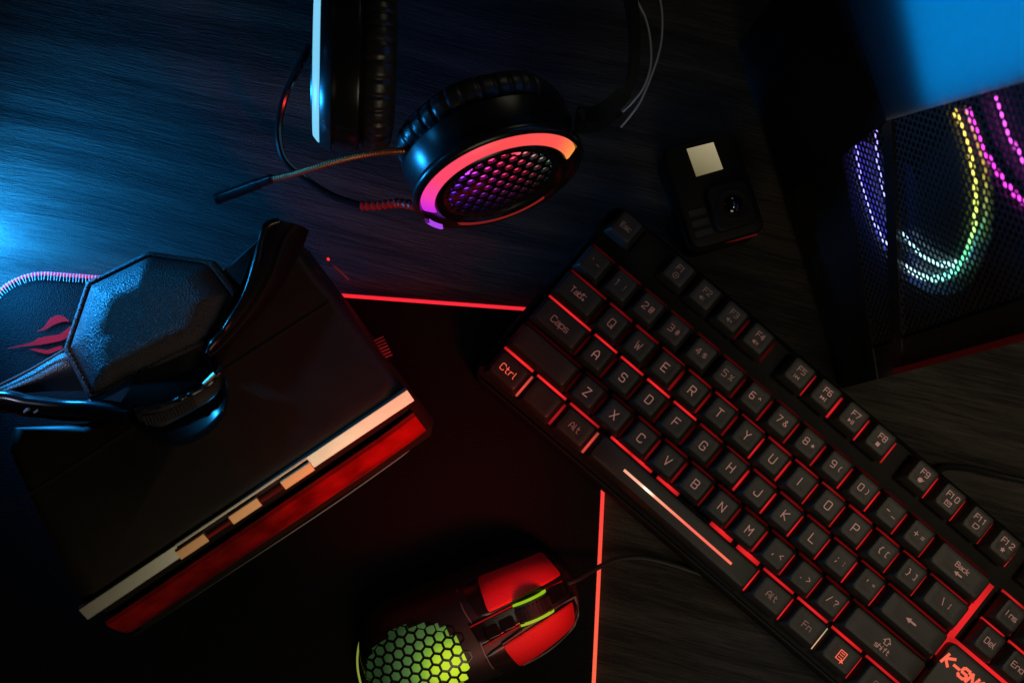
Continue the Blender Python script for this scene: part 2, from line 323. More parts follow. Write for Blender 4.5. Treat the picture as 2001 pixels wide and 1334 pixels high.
# stroke font (grid 4 x 6)
G = {'A': '0,0 0,3.6 1.4,6 2.6,6 4,3.6 4,0;0,2.2 4,2.2', 'B': '0,0 0,6 3.3,6 4,5.3 4,3.8 3.3,3.1 0,3.1;3.3,3.1 4,2.4 4,.7 3.3,0 0,0', 'C': '4,4.8 4,5.3 3.3,6 .7,6 0,5.3 0,.7 .7,0 3.3,0 4,.7 4,1.2',
 'D': '0,0 0,6 3.1,6 4,5.1 4,.9 3.1,0 0,0', 'E': '4,6 0,6 0,0 4,0;0,3 3.4,3', 'F': '4,6 0,6 0,0;0,3 3.4,3', 'G': '4,4.8 4,5.3 3.3,6 .7,6 0,5.3 0,.7 .7,0 3.3,0 4,.7 4,2.8 2.2,2.8',
 'H': '0,0 0,6;4,0 4,6;0,3 4,3', 'I': '2,0 2,6', 'J': '4,6 4,.7 3.3,0 .7,0 0,.7 0,1.8', 'K': '0,0 0,6;4,6 .3,3 4,0', 'L': '0,6 0,0 4,0', 'M': '0,0 0,6 2,3 4,6 4,0', 'N': '0,0 0,6 4,0 4,6',
 'O': '.7,0 3.3,0 4,.7 4,5.3 3.3,6 .7,6 0,5.3 0,.7 .7,0', 'P': '0,0 0,6 3.3,6 4,5.3 4,3.3 3.3,2.6 0,2.6', 'Q': '.7,0 3.3,0 4,.7 4,5.3 3.3,6 .7,6 0,5.3 0,.7 .7,0;2.4,1.8 4.3,-.5', 'R': '0,0 0,6 3.3,6 4,5.3 4,3.5 3.3,2.8 0,2.8;2,2.8 4,0',
 'S': '4,5 4,5.3 3.3,6 .7,6 0,5.3 0,3.8 .7,3.1 3.3,3.1 4,2.4 4,.7 3.3,0 .7,0 0,.7 0,1', 'T': '0,6 4,6;2,6 2,0', 'U': '0,6 0,.7 .7,0 3.3,0 4,.7 4,6', 'V': '0,6 2,0 4,6', 'W': '0,6 .9,0 2,4 3.1,0 4,6', 'X': '0,0 4,6;0,6 4,0', 'Y': '0,6 2,3 4,6;2,3 2,0', 'Z': '0,6 4,6 0,0 4,0',
 '0': '.7,0 3.3,0 4,.7 4,5.3 3.3,6 .7,6 0,5.3 0,.7 .7,0', '1': '.8,4.8 2,6 2,0', '2': '0,5 .7,6 3.3,6 4,5.3 4,3.7 0,.6 0,0 4,0', '3': '0,6 3.3,6 4,5.3 4,3.7 3.3,3.1 1,3.1;3.3,3.1 4,2.4 4,.7 3.3,0 0,0', '4': '3,0 3,6 0,2 4,2', '5': '4,6 0,6 0,3.4 3.3,3.4 4,2.7 4,.7 3.3,0 0,0',
 '6': '3.6,6 .7,6 0,5.3 0,.7 .7,0 3.3,0 4,.7 4,2.6 3.3,3.3 0,3.3', '7': '0,6 4,6 1.4,0', '8': '.7,3.1 0,3.8 0,5.3 .7,6 3.3,6 4,5.3 4,3.8 3.3,3.1 .7,3.1 0,2.4 0,.7 .7,0 3.3,0 4,.7 4,2.4 3.3,3.1', '9': '4,2.7 .7,2.7 0,3.4 0,5.3 .7,6 3.3,6 4,5.3 4,.7 3.3,0 .4,0',
 'a': '.4,4 3.2,4 3.8,3.4 3.8,0 .7,0 0,.6 0,1.6 .7,2.2 3.8,2.2', 'b': '0,6 0,0 3.2,0 3.8,.7 3.8,3.3 3.2,4 0,4', 'c': '3.8,4 .7,4 0,3.3 0,.7 .7,0 3.8,0', 'd': '3.8,6 3.8,0 .7,0 0,.7 0,3.3 .7,4 3.8,4', 'e': '0,2 3.8,2 3.8,3.3 3.2,4 .7,4 0,3.3 0,.7 .7,0 3.6,0', 'f': '3.2,6 2.2,6 1.6,5.3 1.6,0;.3,4 3,4',
 'h': '0,6 0,0;0,4 3.2,4 3.8,3.3 3.8,0', 'i': '1.2,4 1.2,0;1.2,5.5 1.2,6', 'k': '0,6 0,0;3.6,4 .3,2 3.6,0', 'l': '1,6 1,.6 1.6,0 2,0', 'n': '0,0 0,4 3.2,4 3.8,3.3 3.8,0', 'p': '0,-2 0,4 3.2,4 3.8,3.3 3.8,.7 3.2,0 0,0', 'r': '0,0 0,4;0,3 1,4 3,4', 's': '3.8,4 .6,4 0,3.4 0,2.6 .6,2 3.2,2 3.8,1.4 3.8,.6 3.2,0 0,0', 't': '1.2,6 1.2,.7 1.9,0 3.2,0;0,4 3,4', 'o': '.7,0 3.2,0 3.8,.7 3.8,3.3 3.2,4 .7,4 0,3.3 0,.7 .7,0',
 '-': '.4,3 3.6,3', '_': '0,0 4,0', '=': '.3,2 3.7,2;.3,4 3.7,4', '+': '2,1 2,5;0,3 4,3', '[': '3,6 1,6 1,0 3,0', ']': '1,6 3,6 3,0 1,0', '{': '3.2,6 2.2,6 1.7,5.4 1.7,3.8 .8,3 1.7,2.2 1.7,.6 2.2,0 3.2,0', '}': '.8,6 1.8,6 2.3,5.4 2.3,3.8 3.2,3 2.3,2.2 2.3,.6 1.8,0 .8,0',
 '\\': '.8,6 3.2,0', '|': '2,6 2,3.6;2,2.4 2,0', '/': '.8,0 3.2,6', '?': '0,5 .7,6 3.3,6 4,5.3 4,3.8 2,2.8 2,1.6;2,.5 2,0', ';': '2,3.6 2,4.2;2,.9 1.4,-.8', ':': '2,3.6 2,4.2;2,.6 2,1.2', "'": '2,6 2,4.3', '"': '1.2,6 1.2,4.3;2.8,6 2.8,4.3', ',': '2,.8 1.4,-.8', '.': '2,0 2,.6', '<': '3.6,5.4 .4,3 3.6,.6', '>': '.4,5.4 3.6,3 .4,.6',
 '`': '1.2,6 2.6,4.6', '~': '0,2.6 1,3.6 3,2.4 4,3.4', '!': '2,6 2,2;2,.6 2,0', '@': '3,1.6 1.4,1.6 1.2,4 3,4 3,1.8 4,1.8 4,6 0,6 0,0 4,0', '#': '1.2,0 1.4,6;2.6,0 2.8,6;0,2 4,2;0,4 4,4', '$': '4,5 .5,5 0,4.4 0,3.5 4,2.5 4,1.6 3.5,1 0,1;2,6 2,0', '%': '0,0 4,6;.3,5.4 1.2,5.4 1.2,4.4 .3,4.4 .3,5.4;2.8,1.6 3.7,1.6 3.7,.6 2.8,.6 2.8,1.6', '^': '.6,4 2,6 3.4,4', '&': '4,0 .8,4.6 1.4,6 2.6,6 3,5 .3,2.2 0,1 .8,0 2.6,0 4,2.4', '*': '2,1.4 2,4.6;.5,2.2 3.5,3.8;.5,3.8 3.5,2.2', '(': '2.8,6 1.6,4.8 1.6,1.2 2.8,0', ')': '1.2,6 2.4,4.8 2.4,1.2 1.2,0', ' ': ''}
def stroke(mb, pts, wd, z, fn=None):
    for a, b_ in zip(pts, pts[1:]):
        a, b_ = Vector(a), Vector(b_); t = (b_ - a)
        if t.length < 1e-7: continue
        t.normalize(); n_ = Vector((-t.y, t.x)) * wd / 2; e = t * wd * .35
        q = [a - e - n_, b_ + e - n_, b_ + e + n_, a - e + n_]
        zz = z + random.random() * 4e-5
        mb.add([Vector((p.x, p.y, zz)) if fn is None else fn(p.x, p.y, zz) for p in q], [[0, 1, 2, 3]])
def text(mb, s, cx, cy, h, z, wd=None, fn=None, slant=0.0, wx=1.0):
    k = h / 6; adv = [(5.4 if c.isupper() or c.isdigit() or c in '@#%&$' else 2.6 if c in "il1|!'I" else 4.9) * k * wx for c in s]
    x = cx - (sum(adv) - 1.2 * k * wx) / 2
    for c, a in zip(s, adv):
        off = -1.0 * k * wx if c in "il1|!'I" else 0
        for pl in G[c].split(';'):
            if pl.strip():
                pts = [tuple(float(q) for q in p.split(',')) for p in pl.split()]
                stroke(mb, [(x + off + (p[0] + slant * p[1]) * k * wx, cy - h / 2 + p[1] * k) for p in pts], wd or h * .125, z, fn)
        x += a
ZL = KZ + .00025
def L_letter(c): return lambda mb: text(mb, c, -.0002, 0, .0046, ZL, .00054)
def L_two(a, b_): return lambda mb: (text(mb, a, -.0021, .0002, .0037, ZL, .00045), text(mb, b_, .0022, .0002, .0031, ZL, .0004))
def L_word(s, h=.0031): return lambda mb: text(mb, s, 0, 0, h, ZL, .00042)
def fill(mb, pts): mb.add([Vector((x, y, ZL)) for x, y in pts], [list(range(len(pts)))])
def icon(k, mb, y=-.0026):
    s = .0011
    S = lambda *p: stroke(mb, [(a * s, b_ * s + y) for a, b_ in p], .0004, ZL)
    F = lambda *p: fill(mb, [(a * s, b_ * s + y) for a, b_ in p])
    if k == 1: S(*[(1.5 * math.cos(t), 1.5 * math.sin(t)) for t in [i * .7854 for i in range(9)]]); F((-.4, -.6), (.7, 0), (-.4, .6))
    elif k == 2: F((-1.6, -.6), (-.8, -.6), (0, -1.3), (0, 1.3), (-.8, .6), (-1.6, .6)); S((.8, -.6), (.8, .6))
    elif k == 3: F((-1.6, -.6), (-.8, -.6), (0, -1.3), (0, 1.3), (-.8, .6), (-1.6, .6)); S((.5, 0), (1.7, 0)); S((1.1, -.6), (1.1, .6))
    elif k == 4: F((-1.6, -.6), (-.8, -.6), (0, -1.3), (0, 1.3), (-.8, .6), (-1.6, .6)); S((.6, -.6), (1.6, .6)); S((.6, .6), (1.6, -.6))
    elif k == 5: S((-1.5, -1), (-1.5, 1)); F((-1.2, 0), (.1, -1), (.1, 1)); F((.2, 0), (1.5, -1), (1.5, 1))
    elif k == 6: F((-1.5, -1), (-.2, 0), (-1.5, 1)); F((-.1, -1), (1.1, 0), (-.1, 1)); S((1.5, -1), (1.5, 1))
    elif k == 7: F((-1.6, -1), (0, 0), (-1.6, 1)); S((.5, -1), (.5, 1)); S((1.3, -1), (1.3, 1))
    elif k == 8: F((-1, -1), (1, -1), (1, 1), (-1, 1))
    elif k == 9: F(*[(1.3 * math.cos(t), 1.3 * math.sin(t)) for t in [i * .7854 for i in range(8)]]); S((1.3, .2), (1.8, .9))
    elif k == 10: S((-1.6, -1.1), (1.6, -1.1), (1.6, 1.1), (-1.6, 1.1), (-1.6, -1.1)); S((-1.6, 1), (0, -.2), (1.6, 1))
    elif k == 11: S((-1.3, -1.1), (.7, -1.1), (1.5, -.3), (1.5, 1.1), (-1.3, 1.1), (-1.3, -1.1))
    elif k == 12: F(*[((1.5 if i % 2 == 0 else .7) * math.sin(i * .6283), (1.5 if i % 2 == 0 else .7) * math.cos(i * .6283)) for i in range(10)])
def L_f(k): return lambda mb: (text(mb, 'F%d' % k, .0002, .0020, .0030, ZL, .00046), icon(k, mb))
def arrow_left(mb, x, y, L_, hw): fill(mb, [(x - L_, y), (x - L_ * .1, y + hw), (x - L_ * .1, y - hw)]); fill(mb, [(x - L_ * .2, y + hw * .35), (x - L_ * .2, y - hw * .35), (x + L_, y - hw * .35), (x + L_, y + hw * .35)])
def L_back(mb): text(mb, 'Back', 0, .0019, .0027, ZL, .00042); arrow_left(mb, 0, -.0022, .0026, .0013)
def L_enter(mb): arrow_left(mb, -.002, 0, .0034, .0015)
def L_shift(mb):
    stroke(mb, [(-.0011, .0005), (-.0011, .0022), (-.0022, .0022), (0, .0044), (.0022, .0022), (.0011, .0022), (.0011, .0005), (-.0011, .0005)], .00045, ZL); text(mb, 'shift', 0, -.0022, .0026, ZL, .0004)
def L_tab(mb): text(mb, 'Tab', -.0020, .0003, .0031, ZL, .00042); stroke(mb, [(.0040, .0017), (.0014, .0017)], .0004, ZL); stroke(mb, [(.0022, .0024), (.0014, .0017), (.0022, .001)], .0004, ZL); stroke(mb, [(.0014, -.0008), (.0040, -.0008)], .0004, ZL); stroke(mb, [(.0032, -.0001), (.0040, -.0008), (.0032, -.0015)], .0004, ZL)
def L_menu(mb):
    stroke(mb, [(-.002, -.0026), (-.002, .0026), (.002, .0026), (.002, -.0026), (-.002, -.0026)], .0005, ZL)
    for y in (-.0012, 0.0002, .0015): stroke(mb, [(-.0011, y), (.0011, y)], .00045, ZL)
    fill(mb, [(.0008, -.001), (.0033, -.0029), (.0019, -.003), (.0014, -.0042)])
def L_brand(mb):
    text(mb, 'K-SNAKE', .0125, 0, .0056, ZL - .003, .0016, slant=.18, wx=1.12)
# layout: (x0, width, row y centre, legend, brightness)
keys = []
def K(x, wd, y, leg=None, br='leg_mid'): keys.append((x, wd, y, leg, br))
K(0, 1, .42, L_word('Esc', .0027), 'leg_dim')
for x, ks in ((2.0, (1, 2, 3, 4)), (6.5, (5, 6, 7, 8)), (11.05, (9, 10, 11, 12))):
    for i, k in enumerate(ks): K(x + i, 1, .40, L_f(k), 'leg_dim' if k < 4 else 'leg_low' if k < 6 else 'leg_mid')
for i, (a, b_) in enumerate([('`', '~'), ('1', '!'), ('2', '@'), ('3', '#'), ('4', '$'), ('5', '%'), ('6', '^'), ('7', '&'), ('8', '*'), ('9', '('), ('0', ')'), ('-', '_'), ('+', '=')]):
    K(i, 1, -1, L_two(a, b_), 'leg_dim' if i < 2 else 'leg_low' if i < 6 else 'leg_mid')
K(13, 2, -1, L_back)
K(0, 1.5, -2, L_tab, 'leg_low')
for i, c in enumerate('QWERTYUIOP'): K(1.5 + i, 1, -2, L_letter(c), 'leg_low' if i < 2 else 'leg_mid')
K(11.5, 1, -2, L_two('{', '[')); K(12.5, 1, -2, L_two('}', ']')); K(13.5, 1.5, -2, L_two('\\', '|'))
K(0, 1.75, -3, L_word('Caps', .0036), 'leg_low')
for i, c in enumerate('ASDFGHJKL'): K(1.75 + i, 1, -3, L_letter(c))
K(10.75, 1, -3, L_two(';', ':')); K(11.75, 1, -3, L_two("'", '"')); K(12.75, 2.25, -3, L_enter)
K(0, 2.25, -4)
for i, c in enumerate('ZXCVBNM'): K(2.25 + i, 1, -4, L_letter(c))
K(9.25, 1, -4, L_two(',', '<')); K(10.25, 1, -4, L_two('.', '>')); K(11.25, 1, -4, L_two('/', '?')); K(12.25, 2.75, -4, L_shift)
K(0, 1.25, -5, L_word('Ctrl', .0036), 'leg_red'); K(1.25, 1.25, -5); K(2.5, 1.25, -5, L_word('Alt', .0034), 'leg_low')
K(3.75, 6, -5); K(9.75, 1.25, -5, L_word('Alt', .0034), 'leg_low'); K(11, 1.25, -5, L_word('Fn', .0034), 'leg_low'); K(12.25, 1.25, -5, L_menu, 'leg_red'); K(13.5, 1.5, -5, L_word('Ctrl', .0034), 'leg_low')
for x, nm in ((15.35, 'Ins'), (16.35, 'Hom'), (17.35, 'PgU')): K(x, 1, -1.03, L_word(nm.replace('Hom', 'Home').replace('PgU', 'PgUp') if 0 else nm, .0029)) if nm == 'Ins' else K(x, 1, -1.03)
K(15.35, 1, -2.03, L_word('Del', .0032)); K(16.35, 1, -2.03, L_word('End', .0031)); K(17.35, 1, -2.03)
K(15.45, 1, .40); K(16.45, 1, .40)
cap_cache = {}
def cap_mesh(wd):
    if wd in cap_cache: return cap_cache[wd]
    hw = wd * P / 2; mb = MB(); by, ty0, ty1 = P / 2 - .0009, -P / 2 + .0034, P / 2 - .0027
    bx, tx = hw - .0008, hw - .0032
    rows = [rrect(-bx, bx, -by, by, .0012, BZ + .0035), rrect(-bx + .0001, bx - .0001, -by + .0001, by - .0001, .0012, BZ + .0045)]
    for k, ins in ((.5, .0), (.85, -.0001), (.96, .0001), (1.0, .0007)):
        z = BZ + .0045 + (KZ - BZ - .0045) * k
        rows.append(rrect(-bx + (bx - tx) * min(1, k) + ins, bx - (bx - tx) * min(1, k) - ins, -by + (ty0 + by) * min(1, k) + ins, by + (ty1 - by) * min(1, k) - ins, .0016, z))
    # dished top
    for q, dz in ((.66, -.00018), (.33, -.00030)):
        rows.append([Vector((p.x * q, p.y * q + .0004 * (1 - q), KZ + dz)) for p in rows[5]])
    nc = len(rows[0]); mb.grid(rows, cv=True)
    mb.f.append([(len(rows) - 1) * nc + j for j in range(nc)]); mb.f.append([j for j in range(nc)][::-1])
    o = kobj(mb, 'key', 'keycap'); cap_cache[wd] = o.data; bpy.data.objects.remove(o); return cap_cache[wd]
for (x, wd, y, leg, br) in keys:
    o = bpy.data.objects.new('key', cap_mesh(wd)); COL.objects.link(o); o.parent = kb; o.location = ((x + wd / 2) * P, y * P, random.uniform(-.0002, .0002))
    o.rotation_euler = (random.gauss(0, .006), random.gauss(0, .006), random.gauss(0, .004))
    if leg:
        mb = MB(); leg(mb)
        if wd == 2.75: mb.v = [p + Vector((-.00, 0, 0)) for p in mb.v]
        kobj(mb, 'legend', br, o, smooth=False)
    if wd == 6:
        mb = MB(); xa, xb = (4.93 - 6.75) * P, (8.92 - 6.75) * P; k_ = 24
        mb.tube([(xa + (xb - xa) * i / k_, -.0003, KZ + .0000) for i in range(k_ + 1)], .00075, 8,
                col=lambda t: ramp(t, [(0, (.75, .30, .18)), (.16, (.85, .40, .28)), (.22, (1.6, 1.2, .9)), (.28, (.85, .30, .18)), (.6, (.75, .11, .08)), (1, (.75, .12, .07))]))
        kobj(mb, 'light_slit', 'led_bar', o)
# name plate under the cursor cluster
mb = MB(); mb.grid([rrect(15.1 * P, 18.3 * P, -5.3 * P, -2.62 * P, .003, BZ), rrect(15.1 * P, 18.3 * P, -5.3 * P, -2.62 * P, .003, KZ - .0045), rrect(15.13 * P, 18.27 * P, -5.27 * P, -2.65 * P, .0026, KZ - .0038), rrect(15.15 * P, 18.25 * P, -5.25 * P, -2.67 * P, .0026, KZ - .0036)], cv=True, capu=True)
npo = kobj(mb, 'name_plate', 'keycap')
mb = MB(); L_brand(mb); mb.v = [p + Vector((15.5 * P, -3.13 * P, -.0003)) for p in mb.v]; kobj(mb, 'lettering', 'leg_red', npo, smooth=False)
# light strips in the gaps between the keys
mb = MB()
def strip(xa, ya, xb, yb, wd, s0, s1, hot=0.0):
    a, b_ = Vector((xa, ya, BZ + .0012)), Vector((xb, yb, BZ + .0012)); t = (b_ - a).normalized(); n_ = Vector((-t.y, t.x, 0)) * wd; k_ = 8; rows, cols = [], []
    for i in range(k_ + 1):
        q = i / k_; s = (s0 + (s1 - s0) * q) * (.35 + .65 * math.sin(math.pi * min(1, max(0, q * .9 + .05))) ** .7)
        p = a.lerp(b_, q); rows.append([p - n_, p + n_]); c = (s, s * .022 + hot * .55, s * (.025) + hot * .32); cols.append([c, c])
    mb.grid(rows, cols=cols)
def rnd(a, b_): return random.uniform(a, b_)
for (x, wd, y, leg, br) in keys:
    xr_ = (x + wd) * P; yy = y * P; c = x + wd / 2; hot = 0
    if x > 15: sx = 0.75
    elif y > 0: sx = 0.0 if c < 3.6 else .06 if c < 6 else .75
    elif y == -1: sx = 0 if c < 5 else .06 * (c - 4) ** 1.35 if c < 11 else .5
    elif y == -2: sx = .01 if c < 4 else .2 if c < 6.5 else .7
    elif y == -3: sx = .05 if c < 6.5 else .75
    elif y == -4: sx = .03 if c < 4 else .18 if c < 8 else .55
    else:
        sx = 1.0
        if x == 11: hot = .7
        if x in (1.25, 13.5): sx = .5
        if x in (0, 2.5): hot = .08
    strip(xr_, yy - .0070, xr_, yy + .0072, .0008, sx * rnd(.7, 1.15), sx * rnd(.4, .8), hot)
    # gap above the key
    if y == -1: sy = .05
    elif y == -2: sy = .14 if c < 6 else .22
    elif y == -3: sy = (1.0 if c > 1.2 else .8) if c < 5.6 else .14
    elif y == -4: sy = .02 if c < 4 else .06
    elif y == -5: sy = 1.1 if (c < 2 or 3.75 <= x < 9) else .75
    elif y < 0: sy = .7
    else: sy = 0
    if y == -5 and x == 3.75:
        for xa in (4.0, 4.75, 5.75, 7.75, 8.75): strip((xa + .1) * P, yy + P / 2, (xa + .9) * P, yy + P / 2, .0013, rnd(.7, 1.2) if xa < 6 or xa > 7.5 else .2, rnd(.7, 1.0) if xa < 6 or xa > 7.5 else .2)
    elif sy > 0: strip(x * P + .0015, yy + P / 2, xr_ - .0015, yy + P / 2, .0008, sy * rnd(.6, 1.1), sy * rnd(.6, 1.1))
strip(15.1 * P, -3.2 * P, 15.1 * P, -.6 * P, .002, .7, .9); strip(15.1 * P, -2.55 * P, 18 * P, -2.55 * P, .0016, .8, .9)
kobj(mb, 'underglow', 'under', smooth=False)
# cable leaving the far side of the keyboard
mb = MB(); mb.tube(catmull([at(1838, 955, .012), at(1832, 925, .012), at(1850, 912, .010), at(1900, 915, .006), at(1960, 930, .004), at(2060, 950, .004)], 8), .0019, 10)
ko_inv = (Matrix.Translation(KO) @ Matrix.Rotation(KR, 4, 'Z')).inverted(); mb.v = [ko_inv @ p for p in mb.v]; kobj(mb, 'cable', 'satin')

# ------------------------------------------------------------------ mouse
O_ = at(1040, 1180, .034); MU = (at(1105, 1151, .034) - O_); MU.z = 0; MU.normalize(); MV = Vector((-MU.y, MU.x, 0))
OM = Vector((O_.x, O_.y, PADZ))
ms = thing('mouse', 'black gaming mouse with red buttons and yellow green lit honeycomb back', 'mouse', OM)
UB, UF = -.0985, .0265
def mw(u):
    t = (u - UB) / (UF - UB); base = ramp(t, [(0, (.031,)), (.2, (.0325,)), (.45, (.0305,)), (.7, (.0305,)), (1, (.0265,))])[0]
    return base * (max(0, 1 - abs(2 * t - 1) ** 6)) ** .5
def mh(u):
    t = (u - UB) / (UF - UB); base = ramp(t, [(0, (.030,)), (.15, (.0345,)), (.35, (.0375,)), (.55, (.036,)), (.8, (.031,)), (1, (.026,))])[0]
    return base * max(0, 1 - abs(2 * t - 1) ** 7) ** .4
def MS(u, v, off=0.0):
    W_ = max(mw(u), 1e-5); t = max(-1, min(1, v / W_)); z = mh(u) * max(0, 1 - abs(t) ** 2.8) ** .5
    return OM + MU * u + MV * v + Vector((0, 0, z + off))
mb = MB(); rows = []
for i in range(61):
    u = UB + (UF - UB) * (.5 - .5 * math.cos(math.pi * i / 60)); W_ = mw(u)
    rows.append([OM + MU * u + MV * W_ * .9 * -1 + Vector((0, 0, 0.0005))] + [MS(u, W_ * math.sin(math.pi * (k / 32 - .5))) for k in range(33)] + [OM + MU * u + MV * W_ * .9 + Vector((0, 0, 0.0005))])
mb.grid(rows)
# leave an opening in the back for the grille
def uv_of(p): q = p - OM; return q.dot(MU), q.dot(MV)
GC, GV, GRu, GRv = -.0690, -.0065, .0285, .0238
def in_grille(u, v): return ((u - GC) / GRu) ** 2 + ((v - GV) / GRv) ** 2 < 1
keep = []
for f in mb.f:
    c = sum((mb.v[i] for i in f), Vector()) / len(f); u, v = uv_of(c)
    if c.z - OM.z > .012 and ((u - GC) / (GRu - .0006)) ** 2 + ((v - GV) / (GRv - .0006)) ** 2 < 1: continue
    keep.append(f)
mb.f = keep; mb.obj('shell', 'black', ms, ang=60)
pt = .0058
cells = hexgrid(pt, lambda x, y: in_grille(x, y), -.1, -.03, -.03, .03)
mb = MB(); honeycomb(mb, cells, pt, .78, lambda x, y, d: MS(x, y, .0006 - d), .0022); mb.obj('honeycomb_grille', 'satin', ms, smooth=False)
mb = MB(); rows, cols = [], []
for i in range(33):
    u = -.098 + .068 * i / 32; rw, cw = [], []
    for k in range(33):
        v = GV + .0275 * (k / 16 - 1); p = MS(u, max(-mw(u) * .93, min(mw(u) * .93, v)), -.0042); rw.append(p)
        q = math.hypot((u + .050) / .030, (v + .0135) / .026)
        cw.append(ramp(q, [(0, (.72, .95, .03)), (.36, (.55, .80, .03)), (.58, (.20, .42, .04)), (.85, (.07, .15, .04)), (1.3, (.015, .04, .012))]))
    rows.append(rw); cols.append(cw)
mb.grid(rows, cols=cols); mb.obj('glow_panel', glow_attr('mouse_glow', .95, .38, 4200, .3), ms)
# lit rim line round the back
mb = MB(); pa = catmull([at(x, y, .012) for x, y in ((742, 1192), (722, 1216), (706, 1245), (699, 1275), (699, 1305), (705, 1335), (716, 1370))], 8)
mb.tube(pa, .00055, 8, col=lambda t: ramp(t, [(0, (.10, .12, .02)), (.3, (.20, .24, .04)), (.7, (.25, .30, .04)), (1, (.2, .3, .05))])); mb.obj('rim_light', 'glow', ms)
def on_mouse(x, y, off):
    p = at(x, y, .033)
    for _ in range(12):
        u, v = uv_of(p); u = max(UB * .99, min(UF * .99, u)); W_ = mw(u) * .985; v = max(-W_, min(W_, v)); p = at(x, y, (MS(u, v, off).z + p.z) / 2)
    return u, v
def patch(corner_px, z, off, name, mat, thick=.002, nn=14, rnd_=.12):
    A, B, C, D = [on_mouse(x, y, off) for x, y in corner_px]
    mb = MB(); rows = []
    for i in range(nn + 1):
        row = []
        for j in range(nn + 1):
            s, t = i / nn, j / nn
            # rounded corners
            ss, tt = 2 * s - 1, 2 * t - 1; k = rnd_ * (abs(ss * tt) ** 6); ss *= 1 - k; tt *= 1 - k; s, t = (ss + 1) / 2, (tt + 1) / 2
            u = (A[0] * (1 - s) + B[0] * s) * (1 - t) + (D[0] * (1 - s) + C[0] * s) * t; v = (A[1] * (1 - s) + B[1] * s) * (1 - t) + (D[1] * (1 - s) + C[1] * s) * t
            e = max(abs(2 * i / nn - 1), abs(2 * j / nn - 1)); dz = off - (.0005 if e > .99 else 0)
            row.append(MS(u, v * 1.0, dz))
        rows.append(row)
    mb.grid(rows); per = [(0, j) for j in range(nn + 1)] + [(i, nn) for i in range(1, nn + 1)] + [(nn, j) for j in range(nn - 1, -1, -1)] + [(i, 0) for i in range(nn - 1, 0, -1)]
    ring = [rows[i][j] for i, j in per]; mb.grid([ring, [p - Vector((0, 0, thick)) for p in ring]], cv=True)
    return mb.obj(name, mat, ms, ang=50)
patch(((898, 1142), (1066, 1068), (1108, 1122), (938, 1212)), .033, .0010, 'button_base', 'satin')
patch(((940, 1283), (1124, 1160), (1140, 1240), (1000, 1340)), .033, .0010, 'button_base', M['satin'])
patch(((932, 1127), (1058, 1076), (1098, 1122), (954, 1198)), .034, .0022, 'button', 'red_button', .0025, 20, .04)
patch(((982, 1262), (1119, 1173), (1131, 1236), (1022, 1310)), .034, .0022, 'button', 'red_button', .0025, 20, .04)
# bright rim beside the nearer button
mb = MB(); pa = catmull([MS(*on_mouse(x, y, .0012), .0012) for x, y in ((982, 1258), (1050, 1212), (1116, 1169), (1125, 1172), (1133, 1205), (1136, 1236), (1126, 1250), (1080, 1285), (1030, 1316))], 6); mb.tube(pa, .0006, 6); mb.obj('button_trim', M['satin_grey'], ms)
# wheel slot, wheel and small buttons
patch(((916, 1223), (1102, 1131), (1114, 1158), (940, 1263)), .034, .0009, 'wheel_channel', 'gloss', .002, 20, .02)
for pts in (((918, 1224), (980, 1193), (1040, 1163), (1098, 1134)), ((944, 1262), (1000, 1230), (1050, 1206))):
    mb = MB(); mb.tube([MS(*on_mouse(x, y, .0013), .0013) for x, y in pts], .0005, 6); mb.obj('channel_edge', pbr('dark_red_gloss_trim', (.35, .012, .015), .3), ms)
mb = MB(); mb.tube(catmull([MS(*on_mouse(x, y, .0002), .0002) for x, y in ((892, 1150), (905, 1190), (928, 1228), (945, 1272), (962, 1303), (985, 1336))], 6), .00035, 6); mb.obj('shell_seam', 'satin_grey', ms)
WC = at(1040, 1187, .0335); wr, wwid = .0098, .0048
def wheel(mb, prof, col=None, seg=40, a0=0, a1=360):
    rows, cols = [], []
    full = a1 - a0 >= 360
    for i in range(seg + (0 if full else 1)):
        a = RAD(a0 + (a1 - a0) * i / seg); rows.append([WC + MV * s + (MU * math.cos(a) + Vector((0, 0, math.sin(a)))) * r for s, r in prof]); cols.append([col] * len(prof))
    return mb.grid(rows, cu=full, cols=cols if col else None)
mb = MB(); wheel(mb, [(-wwid, .004), (-wwid, wr - .001), (-wwid + .0008, wr), (wwid - .0008, wr), (wwid, wr - .001), (wwid, .004)])
for i in range(26):
    a = RAD(i * 360 / 26); mb.box(WC + (MU * math.cos(a) + Vector((0, 0, math.sin(a)))) * (wr + .0002), .0005, .0026, .0005, MU * -math.sin(a) + Vector((0, 0, math.cos(a))), MV, MU * math.cos(a) + Vector((0, 0, math.sin(a))))
wo = mb.obj('scroll_wheel', 'rubber', ms)
for sg, c in ((1, (.26, .50, .01)), (-1, (.36, .46, .02))):
    mb = MB(); wheel(mb, [(sg * (wwid + .0001), wr + .0003), (sg * (wwid + .0013), wr + .0003), (sg * (wwid + .0013), wr - .002), (sg * (wwid + .0001), wr - .002)], c); mb.obj('wheel_light', 'glow', wo)
for x, y in ((992, 1218), (962, 1234)):
    mb = MB(); p = MS(*on_mouse(x, y, .002), .002); mb.box(p, .0038, .0032, .0016, MU, MV); o = mb.obj('small_button', 'gloss', ms)
    bv = o.modifiers.new('bevel', 'BEVEL'); bv.width = .0008; bv.segments = 3
mb = MB(); mb.tube(catmull([at(1092, 1146, .022), at(1125, 1133, .020), at(1165, 1110, .012), at(1205, 1093, .0075), at(1255, 1089, .0045), at(1315, 1103, .0025), at(1385, 1126, .0022), at(1440, 1140, .0022)], 8), .0014, 8); mb.obj('cable', 'rubber', ms)
